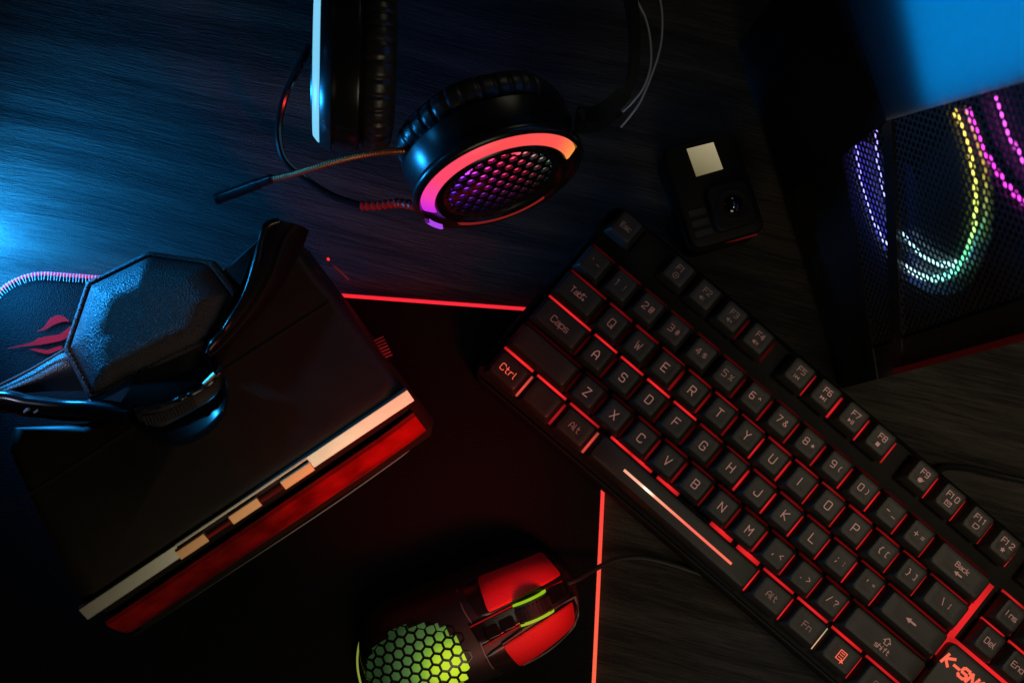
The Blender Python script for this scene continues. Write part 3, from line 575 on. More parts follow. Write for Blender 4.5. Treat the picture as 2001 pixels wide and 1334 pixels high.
mb = MB(); mb.tube([at(1085, 1149, .0225), at(1112, 1138, .021)], [.0024, .0018], 10); mb.obj('strain_relief', 'rubber', ms)

# ------------------------------------------------------------------ VR headset
ZT = .080
fl, fr = at(150, 1190, ZT), at(797, 757, ZT)      # front top edge
FX = (fr - fl).normalized(); FN = FX.cross(Vector((0, 0, 1)))   # FN points out of the front
br_, bl_ = at(556, 432, ZT), at(-20, 850, ZT)
vr = thing('vr_headset', 'bulky black headset visor with aluminium strip, red-reflecting front and stitched leather pad', 'headset visor', ((fl + fr).x / 2 - .02, (fl + fr).y / 2 + .04, 0))
def along(px, z): # signed distance out of the front plane and its t
    p = at(*px, z); return (p - fl).dot(FN), (p - fl).dot(FX)
FL = (fr - fl).length
# front profile measured where it shows: (out, z)
o1 = along((480, 1008), .0765)[0]
prof = []
for px, z in (((474, 973), ZT), ((490, 996), .0765), ((498, 1009), .069), ((523, 1047), .036), ((534, 1063), .024)):
    prof.append((along(px, z)[0], z))
prof0 = prof[0][0]; prof = [(o - prof0, z) for o, z in prof]
BK = (br_ - fr).dot(-FN); BKL = (bl_ - fl).dot(-FN)
sr = (br_ - fr).dot(FX); sl = (bl_ - fl).dot(FX)
def fp(t, out, z): return fl + FX * t + FN * out + Vector((0, 0, z - ZT))
# body: plan outline rounded at the corners, walls pulled in toward the desk
def outline(ins, z, out0):
    fr_ = FL - ins; pts = [(ins, out0 - .006), (ins + .006, out0), (fr_ - .006, out0), (fr_, out0 - .006), (fr_ + sr * .55, -BK * .55), (fr_ + sr, -BK + .008 + ins), (fr_ + sr - .008, -BK + ins)] + [((at(x, y, ZT) - fl).dot(FX), (at(x, y, ZT) - fl).dot(FN) + ins) for x, y in ((470, 560), (400, 690), (300, 772), (150, 822))] + [(ins + sl + .008, -BKL + ins), (ins + sl, -BKL + .008 + ins), (ins + sl * .5, -BKL * .5)]
    return [fp(a, b_, z) for a, b_ in pts]
mb = MB()
rows = [outline(.006, .004, .006), outline(.001, .012, prof[4][0] - .002), outline(-.001, .024, prof[4][0] - .001), outline(-.001, .030, prof[3][0] - .0015), outline(.0005, .066, prof[2][0] - .002), outline(.002, .0745, prof[1][0] - .003), outline(.0045, .0785, prof[0][0] - .0012), outline(.0075, ZT - .0003, prof[0][0] - .004)]
mb.grid(rows, cv=True, capu=True); body = mb.obj('visor_body', 'visor', vr, ang=50)
# seam across the top: a shallow dark groove strip
sa, sb = at(48, 972, ZT), at(645, 592, ZT)
mb = MB(); mb.box((sa + sb) / 2 + Vector((0, 0, -.0002)), (sb - sa).length / 2, .0007, .0004, (sb - sa).normalized(), Vector((0, 0, 1)).cross((sb - sa).normalized())); mb.obj('top_seam', 'rubber', vr)
# front bars: aluminium strip (with window for the buttons), panel with painted red reflection, lower lip
def bar(t0, t1, a, b_, name, mat, proud=.0012, parent=vr, nseg=2, bulge=0.0, endr=0.0):
    mb = MB(); (oa, za), (ob, zb) = a, b_; d_ = Vector((ob - oa, zb - za)); nrm = Vector((-d_.y, d_.x)).normalized()
    if nrm.x < 0: nrm = -nrm
    rows = []
    for i in range(nseg + 1):
        t = t0 + (t1 - t0) * i / nseg; r = []
        for k, q in enumerate((0, .0, .06, .2, .35, .5, .65, .8, .94, 1, 1) if bulge else (0, .0, .06, .5, .94, 1, 1)):
            pr = proud + bulge * math.sin(math.pi * q) if bulge and 0 < k < 10 else -.002 if bulge else (-.002, proud - .0004, proud, proud + .0001, proud, proud - .0004, -.002)[k]
            e = endr * max(0, (i / nseg - .82) / .18) ** 2
            r.append(fp(t, oa + d_.x * q + nrm.x * pr - e, za + d_.y * q + nrm.y * pr))
        rows.append(r)
    mb.grid(rows, capu=True); return mb.obj(name, mat, parent, ang=45 if bulge else 9)
def tpx(px, z): return along(px, z)[1]
A0, A1 = prof[0], prof[1]
mid = lambda q: (A0[0] + (A1[0] - A0[0]) * q, A0[1] + (A1[1] - A0[1]) * q)
tb0, tb1 = tpx((349, 1070), .078), tpx((605, 902), .078)
strip_o = bar(0.001, tb0, A0, A1, 'aluminium_strip', 'alu'); bar(tb1, FL - .001, A0, A1, 'aluminium_strip', 'alu'); bar(tb0, tb1, A0, mid(.20), 'aluminium_strip', 'alu', .0012)
for pa_, pb_ in (((347, 1077), (402, 1042)), ((448, 1007), (503, 970)), ((548, 938), (606, 902))):
    bar(tpx(pa_, .077), tpx(pb_, .077), mid(.34), mid(1.05), 'button', M['warm_alu'], .0030)
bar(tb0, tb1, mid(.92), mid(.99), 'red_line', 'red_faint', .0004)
tr0, tr1 = tpx((232, 1215), .05), tpx((822, 825), .05)
bar(tr0, tr1, (along((507, 1021), .0670)[0] - prof0, .0670), (prof[3][0] + .0006, prof[3][1] - .007), 'reflecting_front_panel', 'red_reflection', .0004, nseg=16, bulge=.0035, endr=.001)
mb = MB(); pa = catmull([at(x, y, .021) for x, y in ((262, 1240), (466, 1107), (640, 992), (760, 908), (797, 880), (812, 862))], 6); mb.tube(pa, .0009, 8); mb.obj('lower_lip', 'satin', vr)
# side: status light, light slot and vent slits glowing in place of red reflections on the visor's right wall
def wall(px, z): return at(*px, z)
mb = MB()
for i in range(14):
    pass
p = at(642, 507, .062); mb = MB(); mb.tube([p, p + Vector((0, 0, .002))], .0007, 12); mb.obj('status_light', 'red_led', vr)
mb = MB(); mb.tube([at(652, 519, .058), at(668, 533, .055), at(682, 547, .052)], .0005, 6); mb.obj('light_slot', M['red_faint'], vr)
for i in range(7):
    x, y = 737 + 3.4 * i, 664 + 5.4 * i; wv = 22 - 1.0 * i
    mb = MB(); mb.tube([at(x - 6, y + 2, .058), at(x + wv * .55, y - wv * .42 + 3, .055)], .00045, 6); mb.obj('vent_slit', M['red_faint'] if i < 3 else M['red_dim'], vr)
mb = MB()
q0, q1 = at(560, 452, .068), at(792, 752, .068)
# face gasket: glossy rim, upper wing and cheek cup
def loft2(a_, b_, za, zb, k, prof_pow=.5, per=6):
    a_ = catmull([at(*p, za) for p in a_], per); b_ = catmull([at(*p, zb) for p in b_], per); n_ = min(len(a_), len(b_)); rows = []
    for i in range(k + 1):
        q = i / k; zz = za + (zb - za) * (1 - math.sqrt(max(0, 1 - q * q)))
        rows.append([Vector((*(a_[j].lerp(b_[j], q)).xy, zz)) for j in range(n_)])
    return rows
rim1 = [(546, 431), (517, 447), (500, 515), (474, 585), (441, 640), (413, 675), (405, 692)]
out1 = [(604, 450), (590, 488), (562, 546), (522, 604), (476, 652), (436, 688), (413, 699)]
mb = MB(); mb.grid(loft2(rim1, out1, .0925, .0785, 8)); mb.obj('face_gasket', M['gasket'], vr)
mb = MB(); mb.tube(catmull([at(a[0] * .45 + b[0] * .55, a[1] * .45 + b[1] * .55, .0918) for a, b in zip(rim1, out1)], 8), .0005, 6); mb.obj('gasket_piping', 'rubber', vr)
mb = MB(); pa = catmull([at(*p, .0940) for p in rim1], 10)
mb.tube(pa, [.0014 + .0008 * abs(math.sin(i * .11) * math.sin(i * .23)) for i in range(len(pa))], 12); mb.obj('gasket_rim', M['rim'], vr)
rim2 = [(432, 716), (424, 733), (398, 757), (370, 771), (345, 781), (310, 793), (264, 803)]
inn2 = [(438, 745), (430, 760), (408, 782), (378, 800), (346, 818), (312, 834), (270, 822)]
out2 = [(440, 742), (443, 772), (432, 812), (400, 846), (356, 866), (304, 862), (262, 828)]
base2 = [(442, 741), (447, 772), (436, 815), (403, 850), (357, 870), (302, 866), (258, 829)]
def crv(p, z): return catmull([at(*q, z) for q in p], 8)
mb = MB(); mb.grid([crv(rim2, .0935), crv([((a[0] * .6 + b[0] * .4), (a[1] * .6 + b[1] * .4)) for a, b in zip(rim2, inn2)], .0895), crv(inn2, .0870)]); mb.obj('cheek_pad', 'rubber', vr, ang=70)
mid2 = [((a[0] * .5 + b[0] * .5), (a[1] * .5 + b[1] * .5)) for a, b in zip(inn2, out2)]
mb = MB(); mb.grid([crv(inn2, .0866), crv([((a[0] * .75 + b[0] * .25), (a[1] * .75 + b[1] * .25)) for a, b in zip(inn2, out2)], .0880), crv(mid2, .0896), crv([((a[0] * .2 + b[0] * .8), (a[1] * .2 + b[1] * .8)) for a, b in zip(inn2, out2)], .0915), crv(out2, .0926), crv(base2, .0922), crv(base2, .0785)]); mb.obj('cheek_cup', M['rim'], vr, ang=50)
mb = MB(); pa = crv(rim2, .0942); mb.tube(pa, [.0009 + .0009 * abs(math.sin(i * .17) * math.sin(i * .37)) for i in range(len(pa))], 10); mb.obj('gasket_rim', M['rim'], vr)
mb = MB()
for i in range(15):
    t = i / 14; mb.tube([at(280 + 95 * t, 812 + 6 * math.sin(t * 3) - 34 * t, .0905), at(288 + 95 * t, 830 + 6 * math.sin(t * 3) - 34 * t, .0885)], .0007, 6)
mb.obj('grip_ribs', 'rubber', vr)
mb = MB(); p = at(420, 730, .096); q = at(398, 750, .0955); mb.tube([p, q], [.0014, .0009], 8); mb.obj('nose_bridge', 'alu', vr)
# inside of the gasket and dark lining
inn_ = [(520, 470), (497, 540), (470, 600), (438, 650), (408, 690), (428, 722), (395, 765), (340, 790), (268, 808), (248, 790), (300, 690), (390, 600), (440, 540)]
mb = MB(); mb.prism([at(*p, .07).xy for p in inn_], .060, .083, .004); mb.obj('gasket_lining', 'rubber', vr)
# strap (with claw print), binding, stitches
def surf(px_poly_rows, zf, name, mat, parent=vr, per=6):
    rows = []
    for r in px_poly_rows: rows.append(catmull([at(x, y, z) for x, y, z in r], per))
    # interpolate across rows
    cols = list(zip(*rows)); big = [catmull(list(c), per) for c in cols]
    mb = MB(); mb.grid([list(r) for r in zip(*big)]); return mb, mb.obj(name, mat, parent, ang=80)
mb = MB(); pa = catmull([at(x, y, z + .0004) for x, y, z in ((-120, 790, .036), (-30, 768, .044), (0, 752, .047), (60, 722, .050), (132, 680, .053))], 6); mb.tube(pa, .0007, 6); mb.obj('strap_edge', 'dark_thread', vr)
# lower fold of the strap and its piped edge
LR = [[(-120, 800, .036), (0, 756, .045), (60, 726, .048), (130, 687, .051), (175, 700, .05)],
      [(-120, 815, .042), (0, 768, .050), (65, 745, .053), (132, 720, .055), (185, 730, .05)],
      [(-120, 815, .036), (0, 775, .044), (70, 766, .046), (140, 764, .048), (200, 765, .048)]]
surf(LR, None, 'head_strap', 'smooth_leather')
mb = MB(); pa = catmull([at(x, y, z) for x, y, z in ((-120, 800, .050), (0, 784, .056), (60, 793, .060), (130, 800, .066), (190, 802, .074), (262, 812, .084))], 10); mb.tube(pa, [.0058] * len(pa), 14); mb.obj('strap_roll', 'gloss', vr, ang=80)
mb = MB()
for x, y in ((52, 802), (72, 803), (107, 803), (140, 802)): mb.tube([at(x - 4, y + 3, .0655), at(x + 4, y - 3, .0672)], .0009, 6)
mb.obj('roll_stitch', 'thread', vr)
# stitched hexagonal leather pad
hexc = [((123, 682), .066), ((168, 550), .069), ((290, 490), .079), ((418, 509), .084), ((464, 570), .086), ((428, 660), .087), ((337, 700), .085), ((174, 783), .072)]
ring0 = []
for (pa_, za_), (pb_, zb_) in zip(hexc, hexc[1:] + hexc[:1]):
    for k in range(8):
        q = k / 8; q = q if 0 < k else .0
        ring0.append(at(pa_[0] + (pb_[0] - pa_[0]) * q, pa_[1] + (pb_[1] - pa_[1]) * q, za_ + (zb_ - za_) * q))
cenp = at(292, 632, .090)
def ringk(q, dz): return [p.lerp(cenp, q) + Vector((0, 0, dz)) for p in ring0]
rows = []
for q, dz in ((0, -.012), (0, -.004), (.0, -.0008), (.015, .0006), (.04, .0012), (.07, .0009), (.085, -.0002), (.095, .0004), (.13, .0030), (.22, .0068), (.35, .0100), (.50, .0110), (.68, .0098), (.86, .0082)):
    r = ringk(q, dz); w_ = math.sin(math.pi * min(1, max(0, (q - .08) / .7)))
    r = [p + Vector((0, 0, w_ * (-.0009 * math.exp(-((min(j, 64 - j)) / 2.2) ** 2)))) for j, p in enumerate(r)]
    rows.append(r)
def densify(r): return r
rows = [densify(r) for r in rows]
mb = MB(); mb.grid(rows, cv=True); nc = len(rows[0]); mb.v.append(cenp + Vector((0, 0, .0076))); ci = len(mb.v) - 1; base = (len(rows) - 1) * nc
for j in range(nc): mb.f.append([base + j, base + (j + 1) % nc, ci])
pad = mb.obj('strap_pad', 'leather', vr, ang=80)
mb = MB(); sring = catmull([p + Vector((0, 0, .0009)) for p in ringk(.062, .0008)], 3, True); acc = 0
for i in range(0, len(sring) - 1, 2): mb.tube([sring[i], (sring[i] + sring[i + 1]) / 2 + Vector((0, 0, .0003)), sring[i + 1]], .0003, 5)
mb.obj('seam_stitches', 'dark_thread', pad)['kind'] = 'stuff'

# ------------------------------------------------------------------ gaming headset
HB = at(860, 250, 0)
hs = thing('gaming_headset', 'black over-ear gaming headset with lit ear cups, boom microphone and wire headband', 'headset', (HB.x, HB.y, 0))
def frame(u, v, z, n_cam, e_cam):
    c = at(u, v, z); ray = (c - CLOC).normalized()
    # camera-like axes at this line of sight
    xr_ = (CROT @ Vector((1, 0, 0))); xr_ = (xr_ - ray * xr_.dot(ray)).normalized(); yd = ray.cross(xr_)
    if (CROT @ Vector((0, -1, 0))).dot(yd) < 0: yd = -yd
    n_ = (xr_ * n_cam[0] + yd * n_cam[1] - ray * n_cam[2]).normalized(); e1 = (xr_ * e_cam[0] + yd * e_cam[1]).normalized(); e1 = (e1 - n_ * e1.dot(n_)).normalized(); e2 = n_.cross(e1)
    return c, n_, e1, e2
def rev(fr, prof, a0=0, a1=360, seg=72, colf=None, wob=None):
    c, n_, e1, e2 = fr; rows, cols = [], []; full = a1 - a0 >= 360
    for i in range(seg + (0 if full else 1)):
        a = RAD(a0 + (a1 - a0) * i / seg); rr = []; cc = []
        for k, (s, r) in enumerate(prof):
            dr = wob(a, k) if wob else 0
            rr.append(c - n_ * s + (e1 * math.cos(a) + e2 * math.sin(a)) * (r + dr)); cc.append(colf(a) if colf else None)
        rows.append(rr); cols.append(cc)
    mb = MB(); mb.grid(rows, cu=full, cols=cols if colf else None); return mb
def ear_cup(fr, led_cols, label, grille_col, arc, lows, lip=True):
    rim_ = [(.0034, .0440), (.0026, .0446), (.0030, .0460), (.0045, .0474), (.0072, .0476), (.0086, .0466)] if lip else [(.0054, .0450), (.0108, .0480), (.0113, .0474)]
    s0_ = rim_[-1][0] + .0005
    cup = rev(fr, [(.0062, .030), (.0045, .0335), (.0020, .0352), (.0005, .0358), (.0012, .0365), (.0055, .0432), (.0050, .0438)] + rim_ + [(s0_, .0436), (.0236, .0476), (.0246, .0474), (.0254, .0460), (.0262, .0430), (.0270, .0330)]).obj('ear_cup', 'satin', hs, ang=45)
    cup['label'] = label
    rev(fr, [(.0030, .0366), (.0008, .0370), (.0012, .0385), (.0040, .0425), (.0050, .0434), (.0062, .0432)] if lip else [(.0030, .0388), (.0014, .0389), (.0016, .0396), (.0038, .0424), (.0046, .0429), (.0060, .0428)], arc[0], arc[1], 60, led_cols).obj('light_ring', 'glow', cup)
    for a0, a1, cf, r0 in lows: rev(fr, [(.0030, r0), (.0004, r0 + .0004), (.0010, r0 + .0020), (.0034, r0 + .0034)], a0, a1, 30, cf).obj('light_ring', 'glow', cup)
    c, n_, e1, e2 = fr; pt_ = .0070
    cells = hexgrid(pt_, lambda x, y: math.hypot(x, y) < .0300, -.035, .035, -.03334, .035)
    mb = MB(); honeycomb(mb, cells, pt_, .62, lambda x, y, d_: c - n_ * (.0022 + d_ - .0012 * (1 - (x * x + y * y) / .0009)) + e1 * x + e2 * y, .0018)
    mb.obj('honeycomb_grille', 'gloss', cup, smooth=False)
    rev(fr, [(.0026, .0285), (.0022, .0318), (.0035, .0330), (.0065, .0335)]).obj('grille_frame', 'satin', cup)
    mb = MB(); rows, cols = [], []
    for i in range(25):
        rows.append([c - n_ * .0050 + e1 * (-.033 + .066 * i / 24) + e2 * (-.033 + .066 * k / 24) for k in range(25)]); cols.append([grille_col((-1 + i / 12), (-1 + k / 12)) for k in range(25)])
    mb.grid(rows, cols=cols); keep = []
    for f in mb.f:
        cc = sum((mb.v[i] for i in f), Vector()) / 4
        if (cc - (c - n_ * .0050)).length < .0335: keep.append(f)
    mb.f = keep; mb.obj('glow_panel', 'glow_hatch', cup)
    rng = random.Random(3)
    ph = [rng.uniform(0, 6.28) for _ in range(4)]
    def wob(a, k):
        if not 1 <= k <= 7: return 0
        fold = max(0, math.sin(a * 34 + .8 * math.sin(a * 5 + ph[0]) + ph[1])) ** 2
        return -.0011 * fold * math.sin(math.pi * k / 8) + .0006 * math.sin(a * 7 + ph[2])
    rev(fr, [(.0262, .0405), (.0275, .0440), (.0300, .0462), (.0335, .0472), (.0370, .0468), (.0405, .0450), (.0430, .0420), (.0435, .0380), (.0415, .0330), (.0340, .0300), (.0280, .0300)], seg=400, wob=wob).obj('ear_cushion', 'soft', cup, ang=80)
    return cup
frR = frame(981, 366, .060, (.322, .835, .445), (.933, -.36))
def colR(a):
    t = math.degrees(a) % 360
    return ramp(t, [(0, (1.0, .36, .07)), (14, (1.0, .22, .07)), (30, (1.0, .10, .08)), (80, (1.0, .075, .085)), (135, (1.0, .065, .16)), (158, (.95, .05, .42)), (180, (.6, .02, .8)), (200, (.45, .03, .9))])
# decide which way e2 runs so the lit arc sits on the far side of the face
if frR[3].z < 0: frR = (frR[0], frR[1], frR[2], -frR[3])
def gR(x, y):
    s = x + .1 * y
    t = (s + 1) / 2
    c_ = ramp(t, [(0, (.10, .03, .9)), (.22, (.30, .04, .95)), (.42, (.75, .04, .5)), (.58, (1.0, .03, .12)), (.74, (.75, .05, .10)), (.86, (.30, .25, .22)), (1, (.03, .35, .16))])
    k = max(.05, min(1, .62 + .75 * y - .12 * abs(x)))
    if y < -.1: c_ = tuple(a_ * .6 + b_ * .4 for a_, b_ in zip(c_, ramp(t, [(0, (.06, .03, .9)), (.45, (.16, .10, .8)), (.7, (.05, .2, .25)), (1, (.0, .2, .10))])))
    return tuple(v * k * 2.6 for v in c_)
ear_cup(frR, colR, 'ear cup facing the camera with a red lit ring', gR, (2, 182), [(192, 210, lambda a: (.42, .06, .85), .0436), (222, 300, lambda a: (.20, .010, .010), .0372)])
frL = frame(608, 118, .062, (-.997, -.053, -.02), (-.053, 1.0))
if frL[3].z < 0: frL = (frL[0], frL[1], frL[2], -frL[3])
ear_cup(frL, lambda a: (.20, .62, .9), 'ear cup standing on edge with a pale blue lit ring', lambda x, y: (.05, .07, .4), (0, 360), [], False)
# headband: yoke, flat band, two steel wires
mb = MB(); yk = catmull([at(x, y, z) for x, y, z in ((1125, 235, .060), (1165, 232, .062), (1205, 205, .060), (1232, 165, .058), (1240, 90, .056), (1232, 0, .056), (1205, -100, .058), (1120, -230, .060), (960, -310, .062), (800, -290, .063), (700, -190, .063), (664, -75, .062), (660, -40, .062))], 8)
rows = []
for i, p in enumerate(yk):
    t = (yk[min(i + 1, len(yk) - 1)] - yk[max(i - 1, 0)]).normalized(); s = t.cross(Vector((0, 0, 1))).normalized(); hw = .0045 if i < 20 else .0022
    rows.append([p + s * hw * a_ + Vector((0, 0, b_ * .009)) for a_, b_ in ((-1, -1), (-1, 1), (1, 1), (1, -1))])
mb.grid(rows, cv=True, capu=True); mb.obj('headband', 'satin', hs)
mb = MB(); p = at(1141, 234, .066); tdir = (at(1150, 250, .066) - at(1132, 218, .066)).normalized(); mb.box(p, .0048, .0014, .004, tdir, Vector((0, 0, 1)).cross(tdir)); mb.obj('yoke_hinge', 'black', hs)
for pts in (((1213, 249), (1232, 226), (1252, 197), (1274, 145), (1289, 98), (1294, 55), (1290, 0), (1262, -110), (1160, -265), (970, -352), (790, -330), (680, -215), (655, -75)), ((1216, 219), (1234, 202), (1257, 172), (1271, 130), (1271, 82), (1262, 38), (1244, 0), (1190, -120), (1100, -250), (960, -332), (800, -312), (692, -205), (660, -75))):
    mb = MB(); mb.tube(catmull([at(x, y, .060) for x, y in pts], 8), .0006, 8); mb.obj('headband_wire', 'wire', hs)
# boom microphone
bp_ = catmull([at(x, y, z) for x, y, z in ((846, 296, .062), (800, 294, .070), (740, 298, .074), (680, 309, .072), (620, 326, .066), (570, 341, .058), (520, 352, .050))], 24)
mb = MB(); mb.tube(bp_, [.00165 + (.00022 if i % 2 else 0) for i in range(len(bp_))], 10); bm = mb.obj('microphone_boom', 'copper', hs, ang=25)
mb = MB(); mb.tube(catmull([at(x, y, z) for x, y, z in ((534, 348, .052), (520, 353, .050), (490, 364, .045), (455, 377, .040), (430, 386, .037), (423, 389, .036))], 5), [.0019] * 2 + [.0026] * 6 + [.0031] * 13 + [.0033] * 4 + [.0026], 14); mb.obj('microphone_tip', 'satin', bm)
# cable loop and strain relief
mb = MB(); mb.tube(catmull([at(x, y, z) for x, y, z in ((606, 88, .050), (585, 130, .044), (560, 180, .034), (546, 235, .026), (546, 280, .022), (560, 318, .020), (600, 352, .020), (650, 383, .022), (706, 402, .026))], 8), .0021, 10); mb.obj('cable', 'gloss', hs)
mb = MB(); sp_ = catmull([at(x, y, z) for x, y, z in ((704, 402, .026), (740, 401, .029), (778, 397, .034), (812, 402, .044))], 14); mb.tube(sp_, [.0018 + .0010 * (1 if (i // 2) % 2 else 0) for i in range(len(sp_))], 10); mb.obj('strain_relief', pbr('red_lit_rubber', (.30, .02, .015), .4), hs, ang=20)  # red light on the ribs is put into the rubber colour

# ------------------------------------------------------------------ action camera
CZ = .030
cc_ = [at(x, y, CZ) for x, y in ((1292, 293), (1443, 250), (1482, 455), (1365, 482))]
ac = thing('action_camera', 'small black action camera lying face up above the keyboard', 'action camera', (sum((p.x for p in cc_)) / 4, sum((p.y for p in cc_)) / 4, 0))
cen = sum(cc_, Vector()) / 4; AX = (at(1443, 250, CZ) - at(1292, 293, CZ)).normalized(); AX.z = 0; AX.normalize(); AY = Vector((-AX.y, AX.x, 0))
hw_, hh_ = .0215, .0300
def acp(x, y, z): return cen * 1 + AX * x + AY * y + Vector((0, 0, z - CZ))
def rr(x0, x1, y0, y1, r, z): return [acp(p.x, p.y, z) for p in rrect(x0, x1, y0, y1, r, 0, 4)]
mb = MB(); mb.grid([rr(-hw_ + .001, hw_ - .001, -hh_ + .001, hh_ - .001, .005, .0005), rr(-hw_, hw_, -hh_, hh_, .006, .003), rr(-hw_, hw_, -hh_, hh_, .006, CZ - .003), rr(-hw_ + .0008, hw_ - .0008, -hh_ + .0008, hh_ - .0008, .0056, CZ - .0008), rr(-hw_ + .0025, hw_ - .0025, -hh_ + .0025, hh_ - .0025, .005, CZ)], cv=True, capu=True)
bod = mb.obj('body', 'black_matte', ac)
lc = at(1430, 402, CZ + .004) - cen; lx, ly = lc.dot(AX), lc.dot(AY)
mb = MB(); hl = .0125
mb.grid([rr(lx - hl, lx + hl * .92, ly - hl, ly + hl, .004, CZ - .002), rr(lx - hl, lx + hl * .92, ly - hl, ly + hl, .004, CZ + .0055), rr(lx - hl + .001, lx + hl * .92 - .001, ly - hl + .001, ly + hl - .001, .0035, CZ + .0065), rr(lx - hl + .003, lx + hl * .92 - .003, ly - hl + .003, ly + hl - .003, .003, CZ + .0065)], cv=True, capu=True)
lm = mb.obj('lens_mount', 'black_matte', ac)
def disc(c, prof, seg=36): return MB().grid([[c + AX * r * math.cos(k * 6.2832 / seg) + AY * r * math.sin(k * 6.2832 / seg) + Vector((0, 0, s)) for k in range(seg)] for s, r in prof], cv=True, capu=True)
lcw = acp(lx, ly, CZ + .0066)
disc(lcw, [(.0, .0090), (.0008, .0090), (.0010, .0082), (.0006, .0070), (.0002, .0055), (.0003, .0052)]).obj('lens_ring', 'black_matte', lm)
disc(lcw, [(.0004, .0054), (.0014, .0046), (.0022, .0030), (.0026, .0012)]).obj('lens', 'lens', lm)
sq = [at(x, y, CZ + .0006) for x, y in ((1342, 291), (1394, 278), (1413, 330), (1361, 345))]
mb = MB(); mb.add(sq + [p - Vector((0, 0, .0015)) for p in sq], [[3, 2, 0], [2, 1, 0], [0, 1, 5, 4], [1, 2, 6, 5], [2, 3, 7, 6], [3, 0, 4, 7]], [(.26, .22, .12), (.36, .31, .18), (.24, .20, .11), (.13, .11, .05)] * 2)
mb.obj('front_screen', glow_attr('small_lcd', 1.0, base=.04), ac, smooth=False)
mb = MB(); mb.tube(catmull([at(x, y, z) for x, y, z in ((1366, 478, .022), (1385, 480, .022), (1400, 474, .024), (1440, 466, .024), (1478, 456, .024))], 5), [.0008] * 8 + [.0013] * 13, 8); mb.obj('red_edge_reflection', pbr('painted_red_reflection', (.5, .02, .03), .3), ac)  # added tube, its red paints the reflection along the lower edge
for i in range(3):
    mb = MB(); y_ = -.022 + .006 * i; mb.box(acp(-.013, y_, CZ + .0002), .005, .0018, .0004, AX, AY); mb.obj('grip_rib', 'rubber', ac)

# ------------------------------------------------------------------ PC tower
g1, g2 = at(1640, 760, 0), at(1480, 240, 0); PA = (g2 - g1).normalized(); OUT = Vector((PA.y, -PA.x, 0)); ph_ = RAD(85)
PW = (OUT * math.cos(ph_) + Vector((0, 0, 1)) * math.sin(ph_)).normalized(); PN = PA.cross(PW)
if PN.dot(CLOC - g1) < 0: PN = -PN
def pc(a, h, d_=0.0): return g1 + PA * a + PW * h - PN * d_     # d_ behind the front face
tw = thing('pc_tower', 'black computer tower with rainbow ring fans glowing behind its honeycomb front', 'computer tower', g1)
TH, TW_ = .44, .205
mb = MB()
def slab(mb, a0, a1, h0, h1, d0, d1):
    v = [pc(a, h, d_) for d_ in (d0, d1) for h in (h0, h1) for a in (a0, a1)]
    return mb.add(v, [[0, 2, 3, 1], [4, 5, 7, 6], [0, 1, 5, 4], [2, 6, 7, 3], [0, 4, 6, 2], [1, 3, 7, 5]])
slab(mb, 0, TW_, .012, TH, .034, .40); o = mb.obj('case_body', 'satin', tw); bv = o.modifiers.new('bevel', 'BEVEL'); bv.width = .002; bv.segments = 2
# front frame around two openings
HM0, HM1, HM2, HM3, AM0, AM1 = .092, .1375, .1475, .425, .016, .190
def hline(p, q):
    A_, B_ = hit(*p, g1, PN) - g1, hit(*q, g1, PN) - g1; a0, h0, a1, h1 = A_.dot(PA), A_.dot(PW), B_.dot(PA), B_.dot(PW)
    return lambda a: h0 + (h1 - h0) * (a - a0) / (a1 - a0)
hL, hR1, hR2 = hline((1640, 270), (1692, 600)), hline((1724, 240), (1737, 560)), hline((1742, 240), (1756, 560))
def slab4(mb, poly, d0, d1):
    k = len(poly); v = [pc(a, h, d0) for a, h in poly] + [pc(a, h, d1) for a, h in poly]
    return mb.add(v, [list(range(k)), list(range(k, 2 * k))[::-1]] + [[i, (i + 1) % k, (i + 1) % k + k, i + k] for i in range(k)])
ea, eb = hit(1735, 235, g1, PN) - g1, hit(2001, 160, g1, PN) - g1
mb = MB(); a_lo = ea.dot(PA); h_lo = ea.dot(PW); a_hi = eb.dot(PA); h_hi = eb.dot(PW)
sl_ = (a_hi - a_lo) / (h_hi - h_lo); hb0 = .01
mb = MB()
slab4(mb, [(0, .004), (TW_, .004), (TW_, hL(TW_)), (0, hL(0))], 0, .034); slab4(mb, [(0, hR1(0)), (a_lo, hR1(a_lo)), (a_lo, hR2(a_lo)), (0, hR2(0))], 0, .030)
slab4(mb, [(0, HM3), (TW_, HM3), (TW_, TH), (0, TH)], 0, .034)
for f0, f1 in ((hL, hR1), (hR2, lambda a: HM3)):
    slab4(mb, [(0, f0(0)), (AM0, f0(AM0)), (AM0, f1(AM0)), (0, f1(0))], .0004, .034); pass
for q in () and ((0, TW_, .004, HM0), (0, TW_, HM1, HM2), (0, TW_, HM3, TH), (0, AM0, HM0, HM1), (0, AM0, HM2, HM3), (AM1, TW_, HM0, HM1), (AM1, TW_, HM2, HM3)): slab(mb, *q, 0, .034)
o = mb.obj('front_frame', 'satin', tw)
hp = .0036
for h0, h1 in ((hL, hR1), (hR2, lambda a: HM3)):
    cells = hexgrid(hp, lambda x, y: AM0 < x < a_lo + sl_ * (y - h_lo) + .001 and h0(x) < y < h1(x), AM0, AM1, .03, .34)
    mb = MB(); honeycomb(mb, cells, hp, .72, lambda x, y, d_: pc(x, y, .0012 + d_), .0007); mb.obj('honeycomb_front', 'metal_mesh', tw, smooth=False)
